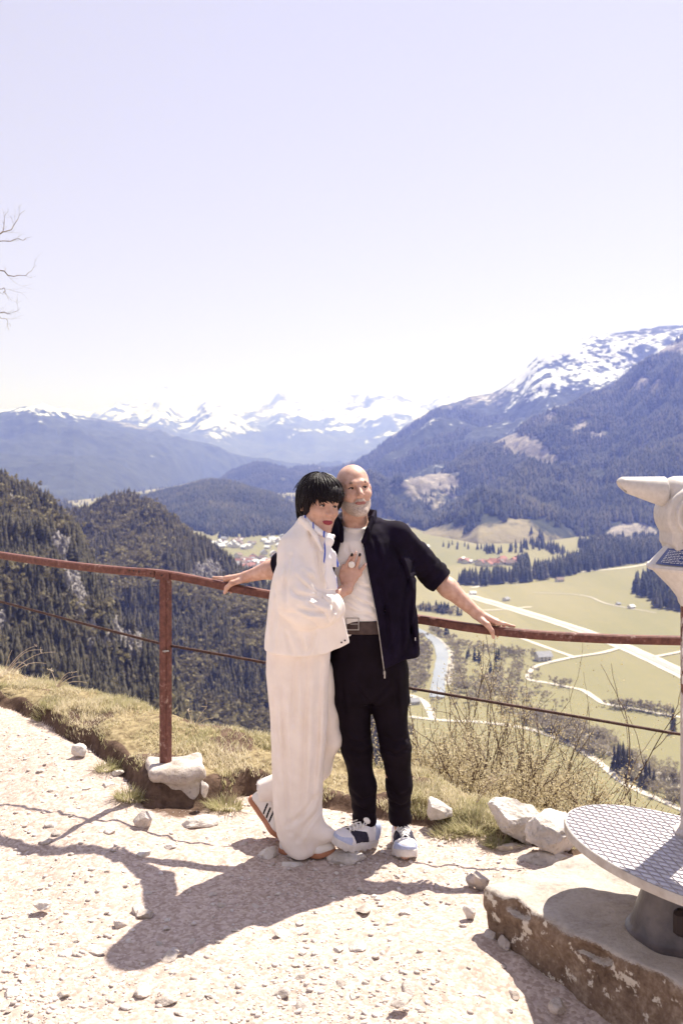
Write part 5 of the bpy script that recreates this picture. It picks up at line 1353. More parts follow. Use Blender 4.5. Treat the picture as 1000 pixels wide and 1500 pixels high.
def man_body(P):
    d = HM.sdf(P)
    d = smin(d, rc(P, HM.w((0, .022, -.055)), NECKM, .054, .062), .025)
    for g in (-1, 1): d = smin(d, rc(P, HM.w((g * .05, .02, -.05)), NECKM + [g * .022, -.05, .01], .012, .010), .02)
    d = smin(d, loft(P, M_TORSO, .03), .04)
    for sh, el, wr in ((SHL, ELL, WL), (SHR, ELR, WR)):
        d = smin(d, rc(P, NECKM + [0, 0, -.02], sh, .045, .05), .04)
        m = el + (wr - el) * .32
        d = smin(d, chain(P, [sh, el, m, wr], [.052, .043, .045, .027], .02), .02)
    for hp, kn, an, toe in ((J(513, 985, 4.57), KNR, ANR, J(500, 1238, 4.44)), (J(566, 985, 4.57), KNL, ANL, J(593, 1252, 4.42))):
        d = smin(d, chain(P, [hp, kn, kn + (an - kn) * .35, an], [.07, .05, .048, .034], .02), .03); d = smin(d, rc(P, an - [0, 0, .05], toe, .03, .022), .02)
    d = smin(d, local(P, WL, .16, lambda Q: hand_sdf(Q, WL, *gl, r=.0092, pr=.0150)), .012)
    d = smin(d, local(P, WR, .16, lambda Q: hand_sdf(Q, WR, *gr, r=.0092, pr=.0150)), .012)
    return d
MB_ = J(560, 1262, 4.47); MB_[2] = 0.0
man = sdf_obj("person", man_body, (-.75, 4.2, -.1), (1.05, 5.15, 1.85), .0042, M_SKIN_M, origin=MB_)
tag(man, "bald bearded man in navy jacket and white shirt, both hands on the railing", "person")
HM.details(man, M_LIPM, M_BROW)
def beard(P):
    q = HM.q(P); d = HM.face(q) * HM.s - .0016 - .0010 * noise3(P[:, 0] * 330, P[:, 1] * 330, P[:, 2] * 330, 5)
    lim = q[:, 2] + .040 + .35 * np.maximum(q[:, 1] + .06, 0) * -1 + 0.0 * q[:, 0]
    lim = np.where(np.abs(q[:, 0]) > .043, q[:, 2] + .046 - .30 * (q[:, 1] + .05), q[:, 2] + .0400)       # sideburn slope / moustache line
    d = smax(d, lim * HM.s, .006)
    mouth = ell(q, (0, -.095, -.0622), (.027, .03, .0046)); d = smax(d, -mouth * HM.s, .004)
    cheek = np.minimum(ell(q, (-.036, -.085, -.040), (.017, .04, .016)), ell(q, (.036, -.085, -.040), (.017, .04, .016))); d = smax(d, -cheek * HM.s, .005)
    d = smax(d, (q[:, 1] - .012) * HM.s, .01); return smax(d, -(q[:, 2] + .125) * HM.s, .005)
sdf_obj("beard", beard, HM.c - .16, HM.c + .14, .003, M_BEARD, man)

def pleat(u, amp, sharp=2.2):
    """cloth folds across phase u: rounded ridges with tight valleys"""
    return -amp * (np.abs(np.cos(u)) ** (1 / sharp) - .6)
def grooves(P, Y, ymax, strokes, w=.009, amp=.010):
    """pressed creases: each stroke is a run of photo pixels on the garment's front, with a soft ridge on one side"""
    r = np.zeros(len(P)); m = P[:, 1] < ymax; Q = P[m][:, [0, 2]]; acc = np.zeros(len(Q))
    for st in strokes:
        pts = [at(x, y, Y)[[0, 2]] for x, y in st]; L = sum(np.linalg.norm(b - a) for a, b in zip(pts[:-1], pts[1:])); run = 0
        best = np.full(len(Q), 9.0); tt_ = np.zeros(len(Q)); sg = np.zeros(len(Q))
        for a, b in zip(pts[:-1], pts[1:]):
            ab = b - a; l = np.linalg.norm(ab); t = np.clip(((Q - a) @ ab) / (l * l), 0, 1); dv = Q - a - t[:, None] * ab; dd = np.sqrt((dv ** 2).sum(1)); k = dd < best
            best[k] = dd[k]; tt_[k] = (run + t[k] * l) / L; sg[k] = np.sign(ab[0] * dv[k, 1] - ab[1] * dv[k, 0]); run += l
        fade = np.sin(np.clip(tt_, .04, .96) * PI) ** .5
        acc += amp * fade * (np.exp(-(best / w) ** 2) - .75 * np.exp(-((best - 1.7 * w) / (1.1 * w)) ** 2) * (sg > 0) - .3 * np.exp(-((best - 1.7 * w) / (1.1 * w)) ** 2) * (sg <= 0))
    r[m] = acc
    return r
def folds(P, a, b, c, amp, seed): return amp * fbm(P[:, 0] * a, P[:, 1] * b, P[:, 2] * c, 3, seed)
TEE = psec([(767, 503, 541, 4.58, .050), (776, 490, 556, 4.58, .066), (790, 480, 564, 4.575, .092), (815, 466, 584, 4.57, .114), (860, 466, 584, 4.57, .120), (905, 470, 580, 4.565, .116), (928, 476, 578, 4.565, .106)])
def tee(P):
    d = loft(P, TEE, .012); z = P[:, 2]; low = sstep(zpy(830, 4.46), zpy(895, 4.46), z) * sstep(zpy(915, 4.46), zpy(900, 4.46), z) + .3
    d = d + pleat((z + P[:, 0] * .6) * 62 + 2.5 * noise3(P[:, 0] * 9, 0, z * 9, 8), .006) * low + folds(P, 9, 9, 9, .004, 9)
    d = d + grooves(P, 4.46, 4.56, [[(503, 868), (528, 882), (549, 889)], [(500, 886), (520, 897), (550, 903)], [(515, 850), (535, 860), (546, 862)], [(508, 800), (512, 815)], [(530, 815), (538, 850)]], .008, .006)
    a = np.linspace(0, 2 * PI, 25); ctr = J(521.5, 770, 4.572); ring = [ctr + [.062 * math.cos(t), .064 * math.sin(t), .014 * math.sin(t) - .002] for t in a]
    return smin(d, chain(P, ring, [.0085] * 25, .004), .006)
sdf_obj("t_shirt", tee, (-.28, 4.38, .9), (.35, 4.78, 1.58), .005, M_TEE, man)

JAC = psec([(766, 500, 552, 4.60, .085), (778, 482, 572, 4.595, .108), (792, 464, 588, 4.59, .124), (808, 452, 600, 4.585, .134), (830, 450, 606, 4.58, .140), (880, 454, 609, 4.575, .146), (930, 456, 612, 4.575, .146), (972, 458, 616, 4.575, .146), (990, 458, 616, 4.575, .146)])
zs_l = np.array([(764, 507), (775, 505), (790, 500), (812, 495), (835, 490), (870, 486), (1000, 483)], float); zs_r = np.array([(744, 548), (764, 541), (778, 535), (793, 531), (812, 534), (840, 539), (870, 545), (905, 552), (985, 563), (1000, 565)], float)
YF = 4.44
zrow = lambda a: (CAMZ - (a[:, 0] - HOR) * YF / FOC)[::-1]; xrow = lambda a: ((a[:, 1] - 500) * YF / FOC)[::-1]
XL = lambda z: np.interp(z, zrow(zs_l), xrow(zs_l)); XR = lambda z: np.interp(z, zrow(zs_r), xrow(zs_r))
CUFL = ELL + (WL - ELL) * .10; CUFR = ELR + (WR - ELR) * .05
def sleeve(P, sh, el, cuf, seed):
    ax = (el - sh) / np.linalg.norm(el - sh); s = (P - sh) @ ax
    d = chain(P, [sh, sh + (el - sh) * .5, el, cuf], [.062, .063, .062, .060], .02)
    bunch = sstep(.08, .26, s)
    d = d + (.003 + .008 * bunch) * pleat(s * 75 + P[:, 2] * 18 + 3.5 * noise3(P[:, 0] * 9, P[:, 1] * 9, P[:, 2] * 9, seed), 1.0) * (.55 + .45 * noise3(P[:, 0] * 12, P[:, 1] * 12, P[:, 2] * 12, seed + 1)) + folds(P, 14, 14, 14, .005, seed + 2)
    ax2 = (cuf - el) / np.linalg.norm(cuf - el); e = (P - cuf) @ ax2
    d = smax(d, e - .012, .008)
    roll = smax(rc(P, cuf - ax2 * .03, cuf + ax2 * .02, .063, .059) + .002 * np.sin(e * 260), np.abs(e + .006) - .024, .01); d = smin(d, roll, .008)
    return smax(d, -(rc(P, cuf - ax2 * .01, cuf + ax2 * .2, .049, .049)), .004)
def jacket(P):
    d = loft(P, JAC, .01); d = smin(d, rc(P, J(538, 772, 4.60), SHL + [0, 0, .004], .048, .060), .05); d = smin(d, rc(P, J(506, 778, 4.60), SHR, .050, .064), .07)
    d = d + folds(P, 8, 8, 4, .0075, 21) + pleat((P[:, 2] * .35 - P[:, 0]) * 38 + 3 * noise3(P[:, 0] * 5, P[:, 1] * 5, P[:, 2] * 5, 22), .009) * sstep(.10, .24, P[:, 0]) * sstep(1.45, 1.2, P[:, 2])
    d = d + grooves(P, 4.46, 4.6, [[(603, 870), (600, 910), (608, 955)], [(575, 800), (590, 830), (600, 865)], [(556, 850), (566, 900), (572, 960)], [(548, 790), (560, 830)], [(590, 900), (588, 960)]], .010, .009) + grooves(P, 4.62, 4.8, [[(604, 800), (625, 812), (638, 812)], [(606, 822), (630, 828), (648, 826)], [(606, 842), (625, 846), (650, 838)], [(612, 790), (632, 800)]], .008, .011)
    hem = zpy(979, 4.46) - .25 * np.maximum(0, .0) + .035 * sstep(.18, .3, P[:, 0]) ; d = smax(d, hem - P[:, 2], .006)
    inner = loft(P, grow_secs(JAC, -.016)) ; d = smax(d, -inner, .004)
    z = P[:, 2]; cut = np.maximum(np.maximum(XL(z) - P[:, 0], P[:, 0] - XR(z)), P[:, 1] - 4.57); d = smax(d, -cut, .006)
    nk = rc(P, HM.w((0, .015, -.06)), NECKM + [0, -.02, -.02], .066, .074); d = smax(d, -nk, .006)
    # stand-up collar along the opening and round the neck
    col = [J(532, 793, 4.462), J(538, 774, 4.475), J(545, 757, 4.52), J(549, 749, 4.58), J(540, 747, 4.66), J(520, 746, 4.68), J(503, 750, 4.66), J(494, 757, 4.58), J(500, 772, 4.50), J(500, 792, 4.465)]
    for dz in (0, -.012, -.024): d = smin(d, chain(P, [c - [0, 0, -dz if 0 < i < 9 else 0] for i, c in enumerate(col)], [.007] * 10, .006), .010)
    d = smin(d, sleeve(P, SHL, ELL, CUFL, 31), .02); d = smin(d, sleeve(P, SHR, ELR, CUFR, 41), .02)
    return smax(d, -smax(man_arm(P), -1e9, .001), .003)
def man_arm(P): return np.minimum(chain(P, [SHL, ELL, WL], [.03, .03, .03]), chain(P, [SHR, ELR, WR], [.03, .03, .03]))
jk = sdf_obj("jacket", jacket, (-.45, 4.30, .78), (.62, 5.0, 1.62), .0052, M_NAVY, man)
zz = np.linspace(zpy(800, YF), zpy(982, YF), 40)
def jfront(z):
    s = sorted(JAC); zz_ = [q[0] for q in s]; g = lambda j: np.interp(z, zz_, [q[j] for q in s]); x = XR(np.array([z]))[0]
    return np.array([x, g(2) - g(4) * math.sqrt(max(0, 1 - ((x - g(1)) / g(3)) ** 2)) - .002, z])
zp = MB(); zp.tube([jfront(z) + [-.001, 0, 0] for z in zz], .0028, 6); zip_ = zp.build("zip", M_STEEL, jk, auto=0)
zp = MB(); e = jfront(zz[-1]); zp.box(e + [0, -.006, -.008], (.010, .006, .018), bev=.002); zp.box(e + [.001, -.008, -.024], (.007, .003, .018), bev=.001); zp.build("zip_pull", M_STEEL, jk)
MB().box(J(608, 936, 4.50), (.003, .004, .014)).build("label_tab", M_TEE, jk)

TRH = psec([(908, 476, 584, 4.57, .116), (930, 478, 588, 4.57, .122), (965, 482, 593, 4.575, .128), (1000, 485, 595, 4.575, .122), (1025, 487, 596, 4.57, .105)])
def trousers(P):
    d = loft(P, TRH, .01)
    l1 = chain(P, [J(514, 985, 4.57), J(516, 1030, 4.56), J(523, 1097, 4.545), J(531, 1150, 4.535), ANR + [.0, 0, .004]], [.094, .083, .064, .057, .051], .03)
    l2 = chain(P, [J(566, 985, 4.575), J(569, 1030, 4.56), J(579, 1097, 4.52), J(584, 1150, 4.54), ANL + [0, 0, .004]], [.092, .080, .062, .055, .048], .03)
    d = smin(d, np.minimum(l1, l2), .03)
    z = P[:, 2]; kz = zpy(1095, 4.53)
    d = d + folds(P, 9, 9, 5, .006, 51) + pleat(z * 46 + P[:, 0] * 40 + 3 * noise3(P[:, 0] * 7, P[:, 1] * 7, z * 7, 52), .007) * (sstep(.16, 0, np.abs(z - kz)) * .8 + sstep(.36, .16, z)) * .9
    d = d + grooves(P, 4.44, 4.6, [[(503, 1080), (520, 1092), (543, 1090)], [(505, 1102), (525, 1108), (544, 1102)], [(560, 1078), (578, 1090), (596, 1086)], [(562, 1100), (580, 1106), (598, 1098)], [(514, 1165), (530, 1176), (548, 1172)], [(516, 1185), (535, 1192), (550, 1186)], [(570, 1160), (585, 1170), (600, 1164)], [(570, 1182), (588, 1188), (601, 1182)], [(518, 1005), (535, 1025), (543, 1036)], [(568, 1005), (552, 1025), (544, 1036)], [(500, 1000), (506, 1060)], [(580, 985), (584, 1050)]], .009, .006)
    for an, r_ in ((ANR, .052), (ANL, .049)):
        hemz = an[2] + .004; d = smin(d, smax(rc(P, an + [0, 0, .05], an + [0, 0, -.02], r_ + .003), np.abs(P[:, 2] - hemz - .018) - .016, .006), .006)
    bot = np.where(P[:, 0] < .5 * (ANR[0] + ANL[0]), ANR[2], ANL[2]); return smax(d, bot - .002 - P[:, 2], .004)
tr = sdf_obj("trousers", trousers, (-.12, 4.36, .06), (.42, 4.76, 1.06), .0052, M_TROU, man)
BEL = psec([(904, 477, 582, 4.568, .117), (923, 477, 586, 4.568, .122)])
bl = sdf_obj("belt", lambda P: smax(loft(P, grow_secs(BEL, .006), .003), -loft(P, grow_secs(BEL, -.006)), .002), (-.15, 4.36, .95), (.35, 4.76, 1.10), .005, M_BELT, man)
mb = MB(); bc = J(516, 914, 4.435)
for dx, dz, w, h in ((0, .026, .055, .005), (0, -.026, .055, .005), (-.0275, 0, .005, .057), (.0275, 0, .005, .057)): mb.box(bc + [dx, -.001 * abs(dx) * 30, dz], (w, .004, h), bev=.001)
mb.box(bc + [.008, -.003, 0], (.036, .003, .004), bev=.001); mb.build("buckle", M_STEEL, bl)


# ------------------------------------------------------------------ shoes
M_SHW = fabric("white_shoe_mesh", (.68, .66, .70), (.78, .76, .78), 600, .7); M_SHB = mat("pale_blue_suede", (.40, .45, .66), (.50, .55, .74), 50, .8)
M_SHN = mat("navy_suede", (.02, .018, .035), (.04, .035, .06), 50, .85); M_SOLEW = mat("white_rubber", (.70, .67, .66), (.60, .56, .54), 30, .6); M_GUM = mat("gum_rubber", (.36, .155, .085), (.44, .20, .12), 30, .6)
M_LACE = fabric("white_laces", (.78, .75, .73), (.82, .80, .78)); M_LEA = fabric("white_leather", (.76, .70, .65), (.80, .75, .70), 300, .55, .1, spec=.4); M_BLACK = mat("black_suede", (.015, .012, .016), rough=.8); M_ORA = mat("orange_trim", (.75, .20, .07), rough=.6)
class Shoe:
    def __init__(s, heel, toe, up, L, W): 
        f = np.asarray(toe) - heel; s.L = L; s.W = W; s.o = np.asarray(heel); s.R = basis(f, up)
    def q(s, P): return (P - s.o) @ s.R
    def w(s, p): return s.o + s.R @ np.asarray(p, float)
    def plan(s, q, g=0.0):
        L, W = s.L, s.W
        return chain(np.column_stack([q[:, 0], q[:, 1], 0 * q[:, 0]]), [(W * .42, 0, 0), (L * .42, .004, 0), (L * .70, 0, 0), (L - W * .40, .006, 0)], [W * .40 + g, W * .40 + g, W * .50 + g, W * .38 + g], .03)
    def sole(s, P, h, spring=.018):
        q = s.q(P).copy(); q[:, 2] -= spring * sstep(s.L * .68, s.L * 1.02, q[:, 0]) ** 1.3
        return smax(s.plan(q), np.abs(q[:, 2] - h / 2) - h / 2, .006)
    def upper(s, P, h, spring=.018, hi=.085):
        q = s.q(P).copy(); q[:, 2] -= spring * sstep(s.L * .68, s.L * 1.02, q[:, 0]) ** 1.3
        L, W = s.L, s.W; z = q[:, 2] - h
        top = np.interp(q[:, 0], [0, L * .12, L * .36, L * .50, L * .70, L * .9, L], [hi, hi * .98, hi * .95, hi * .80, hi * .56, hi * .44, hi * .30])
        k = np.clip(z / np.maximum(top, .01), 0, 1.2)
        d = s.plan(q, -.004) + W * .30 * k ** 2.6 * np.interp(q[:, 0], [0, L * .35, L * .7, L], [.55, .9, 1.0, .8])
        d = smax(d, z - top, .022); return smax(d, -z - .004, .004)
def laces(s, h, parent, n=5, hi=.085):
    mb = MB(); L, W = s.L, s.W
    for i in range(n):
        x = L * (.43 + .068 * i); zt = h + np.interp(x, [L * .36, L * .5, L * .7, L * .9], [hi * .97, hi * .86, hi * .62, hi * .48]) + .001
        for sg in (-1, 1): mb.tube([s.w((x - .004, -sg * W * .20, zt - .012)), s.w((x + .004, 0, zt + .003)), s.w((x + .013, sg * W * .20, zt - .012))], .0032, 6)
    x = L * .40; zt = h + hi * .98
    for sg in (-1, 1):
        mb.tube([s.w((x, 0, zt)), s.w((x + .010, sg * .016, zt + .006)), s.w((x + .022, sg * .030, zt - .004)), s.w((x + .016, sg * .022, zt - .010)), s.w((x + .004, sg * .004, zt - .003))], .0022, 6)
        mb.tube([s.w((x, 0, zt)), s.w((x + .03, sg * .02, zt - .006)), s.w((x + .045, sg * .034, zt - .022))], .0026, 6)
    mb.build("laces", M_LACE, parent, auto=0)
def runner(heel, toe, up, person_, L=.285, W=.102):
    s = Shoe(heel, toe, up, L, W); h = .036; c = s.w((L / 2, 0, .05)); lo, hi = c - .2, c + .2
    sh = sdf_obj("shoe", lambda P: s.upper(P, h), lo, hi, .005, M_SHW, person_)
    sdf_obj("sole", lambda P: s.sole(P, h) + .0022 * np.sin(s.q(P)[:, 0] * 150) * (s.q(P)[:, 2] < .012), lo, hi, .005, M_SOLEW, sh)
    def patch(a, b, z0, z1, sl=.0): 
        def fn(P):
            q = s.q(P); d = s.upper(P, h) - .0022; x = q[:, 0] - sl * q[:, 2]
            return smax(d, np.maximum(np.maximum(a * L - x, x - b * L), np.maximum(h + z0 - q[:, 2], q[:, 2] - h - z1)), .002)
        return fn
    sdf_obj("suede_panel", patch(.26, .58, .004, .050, .6), lo, hi, .005, M_SHN, sh)
    sdf_obj("toe_panel", patch(.74, 1.02, -.002, .030), lo, hi, .005, M_SHB, sh)
    sdf_obj("heel_panel", patch(-.02, .16, .002, .075, .2), lo, hi, .005, M_SHB, sh)
    sdf_obj("tongue", lambda P: ell(s.q(P), (L * .40, 0, h + .086), (.026, .026, .018), RY(-35)), lo, hi, .005, M_LACE, sh)
    mb = MB(); mb.box(s.w((L * .30, -W * .30, h + .078)), (.014, .006, .012), s.R); mb.build("trim_tab", M_ORA, sh)
    laces(s, h, sh); return s
ground_at = lambda x, y: float(ground_z(x, y))
tL = J(597, 1266, 4.38); tL[2] = ground_at(tL[0], tL[1]) + .006; hL = J(584, 1240, 4.66); hL[2] = ground_at(hL[0], hL[1]) + .006
runner(hL, tL, (0, 0, 1), man)
tR = J(490, 1236, 4.40); tR[2] = ground_at(tR[0], tR[1]) + .055; hR = J(549, 1250, 4.575); hR[2] = ground_at(hR[0], hR[1]) + .010
runner(hR, tR, (-.05, -.35, 1), man)

# ------------------------------------------------------------------ the woman
HW = Head(J(468, 741, 4.40), RY(8) @ RZ(33) @ RX(2), .965, True)
NECKW = J(455, 778, 4.43); SHW_ = J(432, 800, 4.36); ELW = J(443, 895, 4.245); WRW = J(508, 863, 4.405)
YH = 4.437
kW = [J(505, 836, YH), J(513, 833.5, YH - .003), J(520.5, 835, YH - .002), J(526, 840, YH)]
fW = [[J(508.5, 825, YH - .004), J(512.5, 817, YH), J(515.5, 812, YH + .004)], [J(516.5, 822, YH - .006), J(519.3, 814, YH - .001), J(521.3, 808.5, YH + .004)],
      [J(524, 824, YH - .005), J(525.8, 817, YH), J(527, 811.5, YH + .004)], [J(530.5, 833, YH - .003), J(533.3, 829, YH), J(535.6, 825.5, YH + .003)]]
tW = [J(503, 853, YH - .012), J(500, 843, YH - .006), J(501, 835, YH), J(502.5, 828, YH + .004)]
W_TORSO = psec([(778, 436, 474, 4.42, .06), (800, 424, 474, 4.41, .08), (850, 412, 478, 4.40, .10), (900, 410, 476, 4.40, .10), (960, 404, 474, 4.42, .11), (1000, 408, 472, 4.43, .10)])
FTW = J(485, 1238, 4.45)
def woman_body(P):
    d = HW.sdf(P); d = smin(d, rc(P, HW.w((0, .025, -.05)), NECKW, .047, .052), .025); d = smin(d, loft(P, W_TORSO, .03), .04)
    d = smin(d, rc(P, NECKW + [0, 0, -.03], SHW_, .04, .045), .03)
    d = smin(d, chain(P, [SHW_, ELW, ELW + (WRW - ELW) * .4, WRW], [.045, .036, .036, .0235], .02), .02)
    d = smin(d, chain(P, [J(430, 985, 4.43), J(437, 1100, 4.44), J(440, 1215, 4.48)], [.085, .055, .038], .02), .03); d = smin(d, rc(P, J(440, 1222, 4.48), J(478, 1240, 4.45), .028, .02), .02)
    d = smin(d, chain(P, [J(458, 985, 4.50), J(476, 1080, 4.555), J(400, 1160, 4.62)], [.06, .035, .030], .02), .03); d = smin(d, rc(P, J(385, 1172, 4.62), J(404, 1213, 4.57), .028, .02), .02)
    return smin(d, local(P, J(514, 838, YH), .12, lambda Q: hand_sdf(Q, WRW, kW, fW, tW, r=.0078, pr=.0125)), .012)
WB = J(440, 1250, 4.5); WB[2] = 0.0
wom = sdf_obj("person", woman_body, (-.5, 4.1, -.1), (.2, 4.8, 1.75), .0042, M_SKIN_W, origin=WB)
tag(wom, "dark haired woman in cream jacket and trousers, hand on the man's chest", "person")
HW.details(wom, M_LIPW, M_HAIR)
def hair(P):
    q = HW.q(P); x, y, z = q.T
    d = ell(q, (0, .018, .046), (.094, .113, .098)); d = smin(d, ell(q, (0, .062, -.018), (.074, .062, .072)), .04)
    for g in (-1, 1): d = smin(d, ell(q, (g * .072, .008, -.002), (.020, .044, .050)), .03)
    d = smin(d, ell(q, (.02, -.066, .062), (.055, .036, .036)), .03)
    cx, cy, cz = x - .010, y - .055, z - .10
    az = np.arctan2(cx, -cy) ; rr = np.sqrt(cx ** 2 + cy ** 2 + cz ** 2)
    d = d + .0032 * noise3(az * 11, rr * 9, 0, 5) + .0020 * noise3(az * 27, rr * 14, 0, 6)
    zb = .060 + .36 * np.clip(x, -.06, .05) - .10 * np.maximum(-x - .05, 0) + .006 * noise3(x * 130, 0, 0, 7) + .005 * noise3(x * 320, 0, 0, 9)       # swept fringe
    win = np.maximum(np.maximum(y + .030 + .25 * np.maximum(z + .01, 0), z - zb), np.abs(x) - .2); d = smax(d, -win, .004)
    ear = ell(q, (-.086, .012, -.022), (.03, .018, .026)); d = smax(d, -ear, .006)
    low = -(z + .060 + .55 * y + .008 * noise3(az * 18, 0, 0, 8)) ; d = smax(d, np.minimum(low, -(z + .066)) if False else -(z + .062 + .25 * np.clip(y, -.05, .1) + .007 * noise3(az * 20, 0, 0, 8)), .008)
    return d * HW.s
sdf_obj("hair", hair, HW.c - .17, HW.c + .17, .0032, M_HAIR, wom)
mb = MB(); r = np.random.default_rng(77)           # combed locks: fringe swept to her left, sides and nape hanging
for i in range(430):
    a0 = r.uniform(-PI, PI); front = sstep(1.45, .7, abs(a0)); zend = np.interp(a0 + front * .56, [-PI, -2.3, -1.75, -1.4, -1.1, -.75, -.3, .2, .7, 1.1, 1.5, 1.9, 2.4, PI], [-.086, -.070, -.052, -.034, -.006, .020, .036, .049, .055, .040, -.02, -.052, -.070, -.086]) + r.normal() * .011
    if -2.0 < a0 < -1.5: zend = max(zend, -.016 + r.normal() * .006)          # tucked round her right ear
    lift = r.uniform(-.0015, .0075); pts = []; n = 10; u0 = r.uniform(.05, .45)
    for k in range(n):
        u = u0 + (1 - u0) * k / (n - 1)
        if u < .62: th = u / .62 * PI / 2; rad, z = math.sin(th), .046 + .101 * math.cos(th)
        else: w = (u - .62) / .38; z = .046 + (zend - .046) * w; rad = 1.0 - (.10 + .25 * sstep(1.6, 2.6, abs(a0))) * np.clip((.046 - z) / .13, 0, 1) ** 1.6
        aa = a0 + front * .75 * (u - .25) + .10 * math.sin(u * 5 + i)
        pts.append(HW.w(((.0965 + lift) * rad * math.sin(aa) + .004, .018 - (.1155 + lift) * rad * math.cos(aa) + .02 * (1 - rad), z + lift * (z > .1))))
    R0 = r.uniform(.0022, .0050); mb.tube(pts, [R0 * x for x in (.5, .8, 1, 1, 1, 1, .95, .8, .55, .12)], 5, cap=False)
for i in range(170):
    a0 = r.uniform(-PI, PI); p = np.array([.098 * math.sin(a0), .018 - .117 * math.cos(a0), .05 + r.uniform(0, .07)]); p[:2] *= math.sqrt(max(.05, 1 - ((p[2] - .046) / .105) ** 2))
    mb.tube([HW.w(p), HW.w(p + np.array([math.sin(a0), -math.cos(a0), .6]) * .008), HW.w(p + np.array([math.sin(a0 + .3), -math.cos(a0 + .3), -.3 + .8 * math.sin(i)]) * r.uniform(.012, .030))], [.0007, .0006, .0003], 3, cap=False)
mb.build("hair_locks", M_HAIR, wom, auto=0)

WJ = psec([(757, 439, 465, 4.42, .070), (768, 433, 473, 4.42, .085), (784, 421, 480, 4.405, .110), (805, 411, 484, 4.395, .130), (845, 401, 491, 4.38, .145), (885, 393, 496, 4.375, .150), (930, 388, 494, 4.375, .150), (968, 386, 491, 4.375, .150)])
def wjacket(P):
    d = loft(P, WJ, .008); z = P[:, 2]
    d = smin(d, rc(P, J(452, 782, 4.41), J(430, 805, 4.36), .05, .07), .05)
    d = smin(d, sbox(P, J(484, 914, 4.275), (.062, .016, .115), RZ(8) @ RY(-14), .008), .035)
    d = d + grooves(P, 4.26, 4.4, [[(404, 885), (399, 920), (396, 950)], [(420, 925), (428, 955)], [(458, 925), (452, 957)], [(462, 792), (467, 830), (473, 862)], [(408, 830), (402, 870)], [(440, 930), (446, 955)], [(452, 775), (458, 800)]], .011, .010)
    hem = zpy(957, 4.3) + np.interp(P[:, 0], [-.36, -.15, -.05, .04], [.006, -.002, .006, .052])
    d = d + folds(P, 5, 5, 3, .008, 61) + pleat(P[:, 0] * 26 + z * 5 + 3 * noise3(P[:, 0] * 4, P[:, 1] * 4, z * 2.5, 62), .004) * sstep(1.38, 1.0, z)
    d = smax(d, hem - z, .006)
    nk = rc(P, HW.w((0, .02, -.06)), NECKW + [.012, -.02, -.03], .058, .060); d = smax(d, -nk, .006)
    vcut = rc(P, J(476, 770, 4.30), J(484, 815, 4.245), .030, .012); d = smax(d, -vcut, .01)
    # sleeve
    pts = [J(430, 803, 4.345), J(430, 850, 4.275), J(434, 880, 4.25), J(447, 897, 4.24), J(474, 893, 4.262), J(489, 886, 4.30)]
    s = chain(P, pts, [.068, .079, .080, .071, .058, .052], .03)
    ax = pts[5] - pts[4]; ax /= np.linalg.norm(ax); e = (P - pts[5]) @ ax
    s = s + pleat((z * .85 + P[:, 0] * .75) * 52 + 3.2 * noise3(P[:, 0] * 7, P[:, 1] * 7, z * 7, 63), .011) * sstep(.13, .03, np.sqrt(((P - J(452, 885, 4.2)) ** 2).sum(1)) - .04) + folds(P, 12, 12, 12, .006, 64)
    s = s + grooves(P, 4.21, 4.36, [[(482, 872), (462, 858), (444, 838)], [(478, 884), (456, 874), (434, 868)], [(486, 866), (470, 846), (456, 822)], [(476, 897), (455, 894), (438, 888)], [(424, 815), (418, 850), (420, 885)], [(492, 880), (488, 895), (482, 906)]], .010, .012)
    s = smax(s, e - .014, .006)
    cf = smax(rc(P, pts[4] + [.02, 0, 0], pts[5] + ax * .05, .058, .054) + folds(P, 20, 20, 20, .003, 65), np.abs(e + .014) - .027, .008); s = smin(s, cf, .008)
    s = smax(s, -rc(P, pts[5] - ax * .02, pts[5] + ax * .2, .043), .004)
    d = smin(d, s, .007)
    a = [J(441, 760, 4.355), J(450, 768, 4.325), J(462, 785, 4.29), J(472, 806, 4.262)]; d = smin(d, chain(P, a, [.012, .013, .012, .008], .006), .01)
    seam = chain(P, [J(462, 790, 4.26), J(470, 850, 4.225), J(476, 940, 4.22)], [.003, .003, .003]); d = smax(d, -seam, .006)
    return d
wj = sdf_obj("jacket", wjacket, (-.42, 4.08, .82), (.12, 4.64, 1.58), .0052, M_CREAM, wom)
mb = MB()
for px_, py_ in ((500, 941), (505, 938)): mb.lathe([(.0001, 0), (.004, 0), (.004, .003), (.0001, .003)], J(px_, py_, 4.262), 12, FR)
o = mb.build("buttons", M_DARKM, wj)
WT = psec([(938, 391, 482, 4.40, .125), (985, 391, 482, 4.42, .140), (1040, 397, 479, 4.43, .138), (1100, 400, 475, 4.44, .130), (1150, 400, 472, 4.45, .125), (1190, 400, 470, 4.46, .122), (1222, 406, 470, 4.465, .125), (1240, 414, 467, 4.465, .118), (1250, 424, 460, 4.465, .10)])
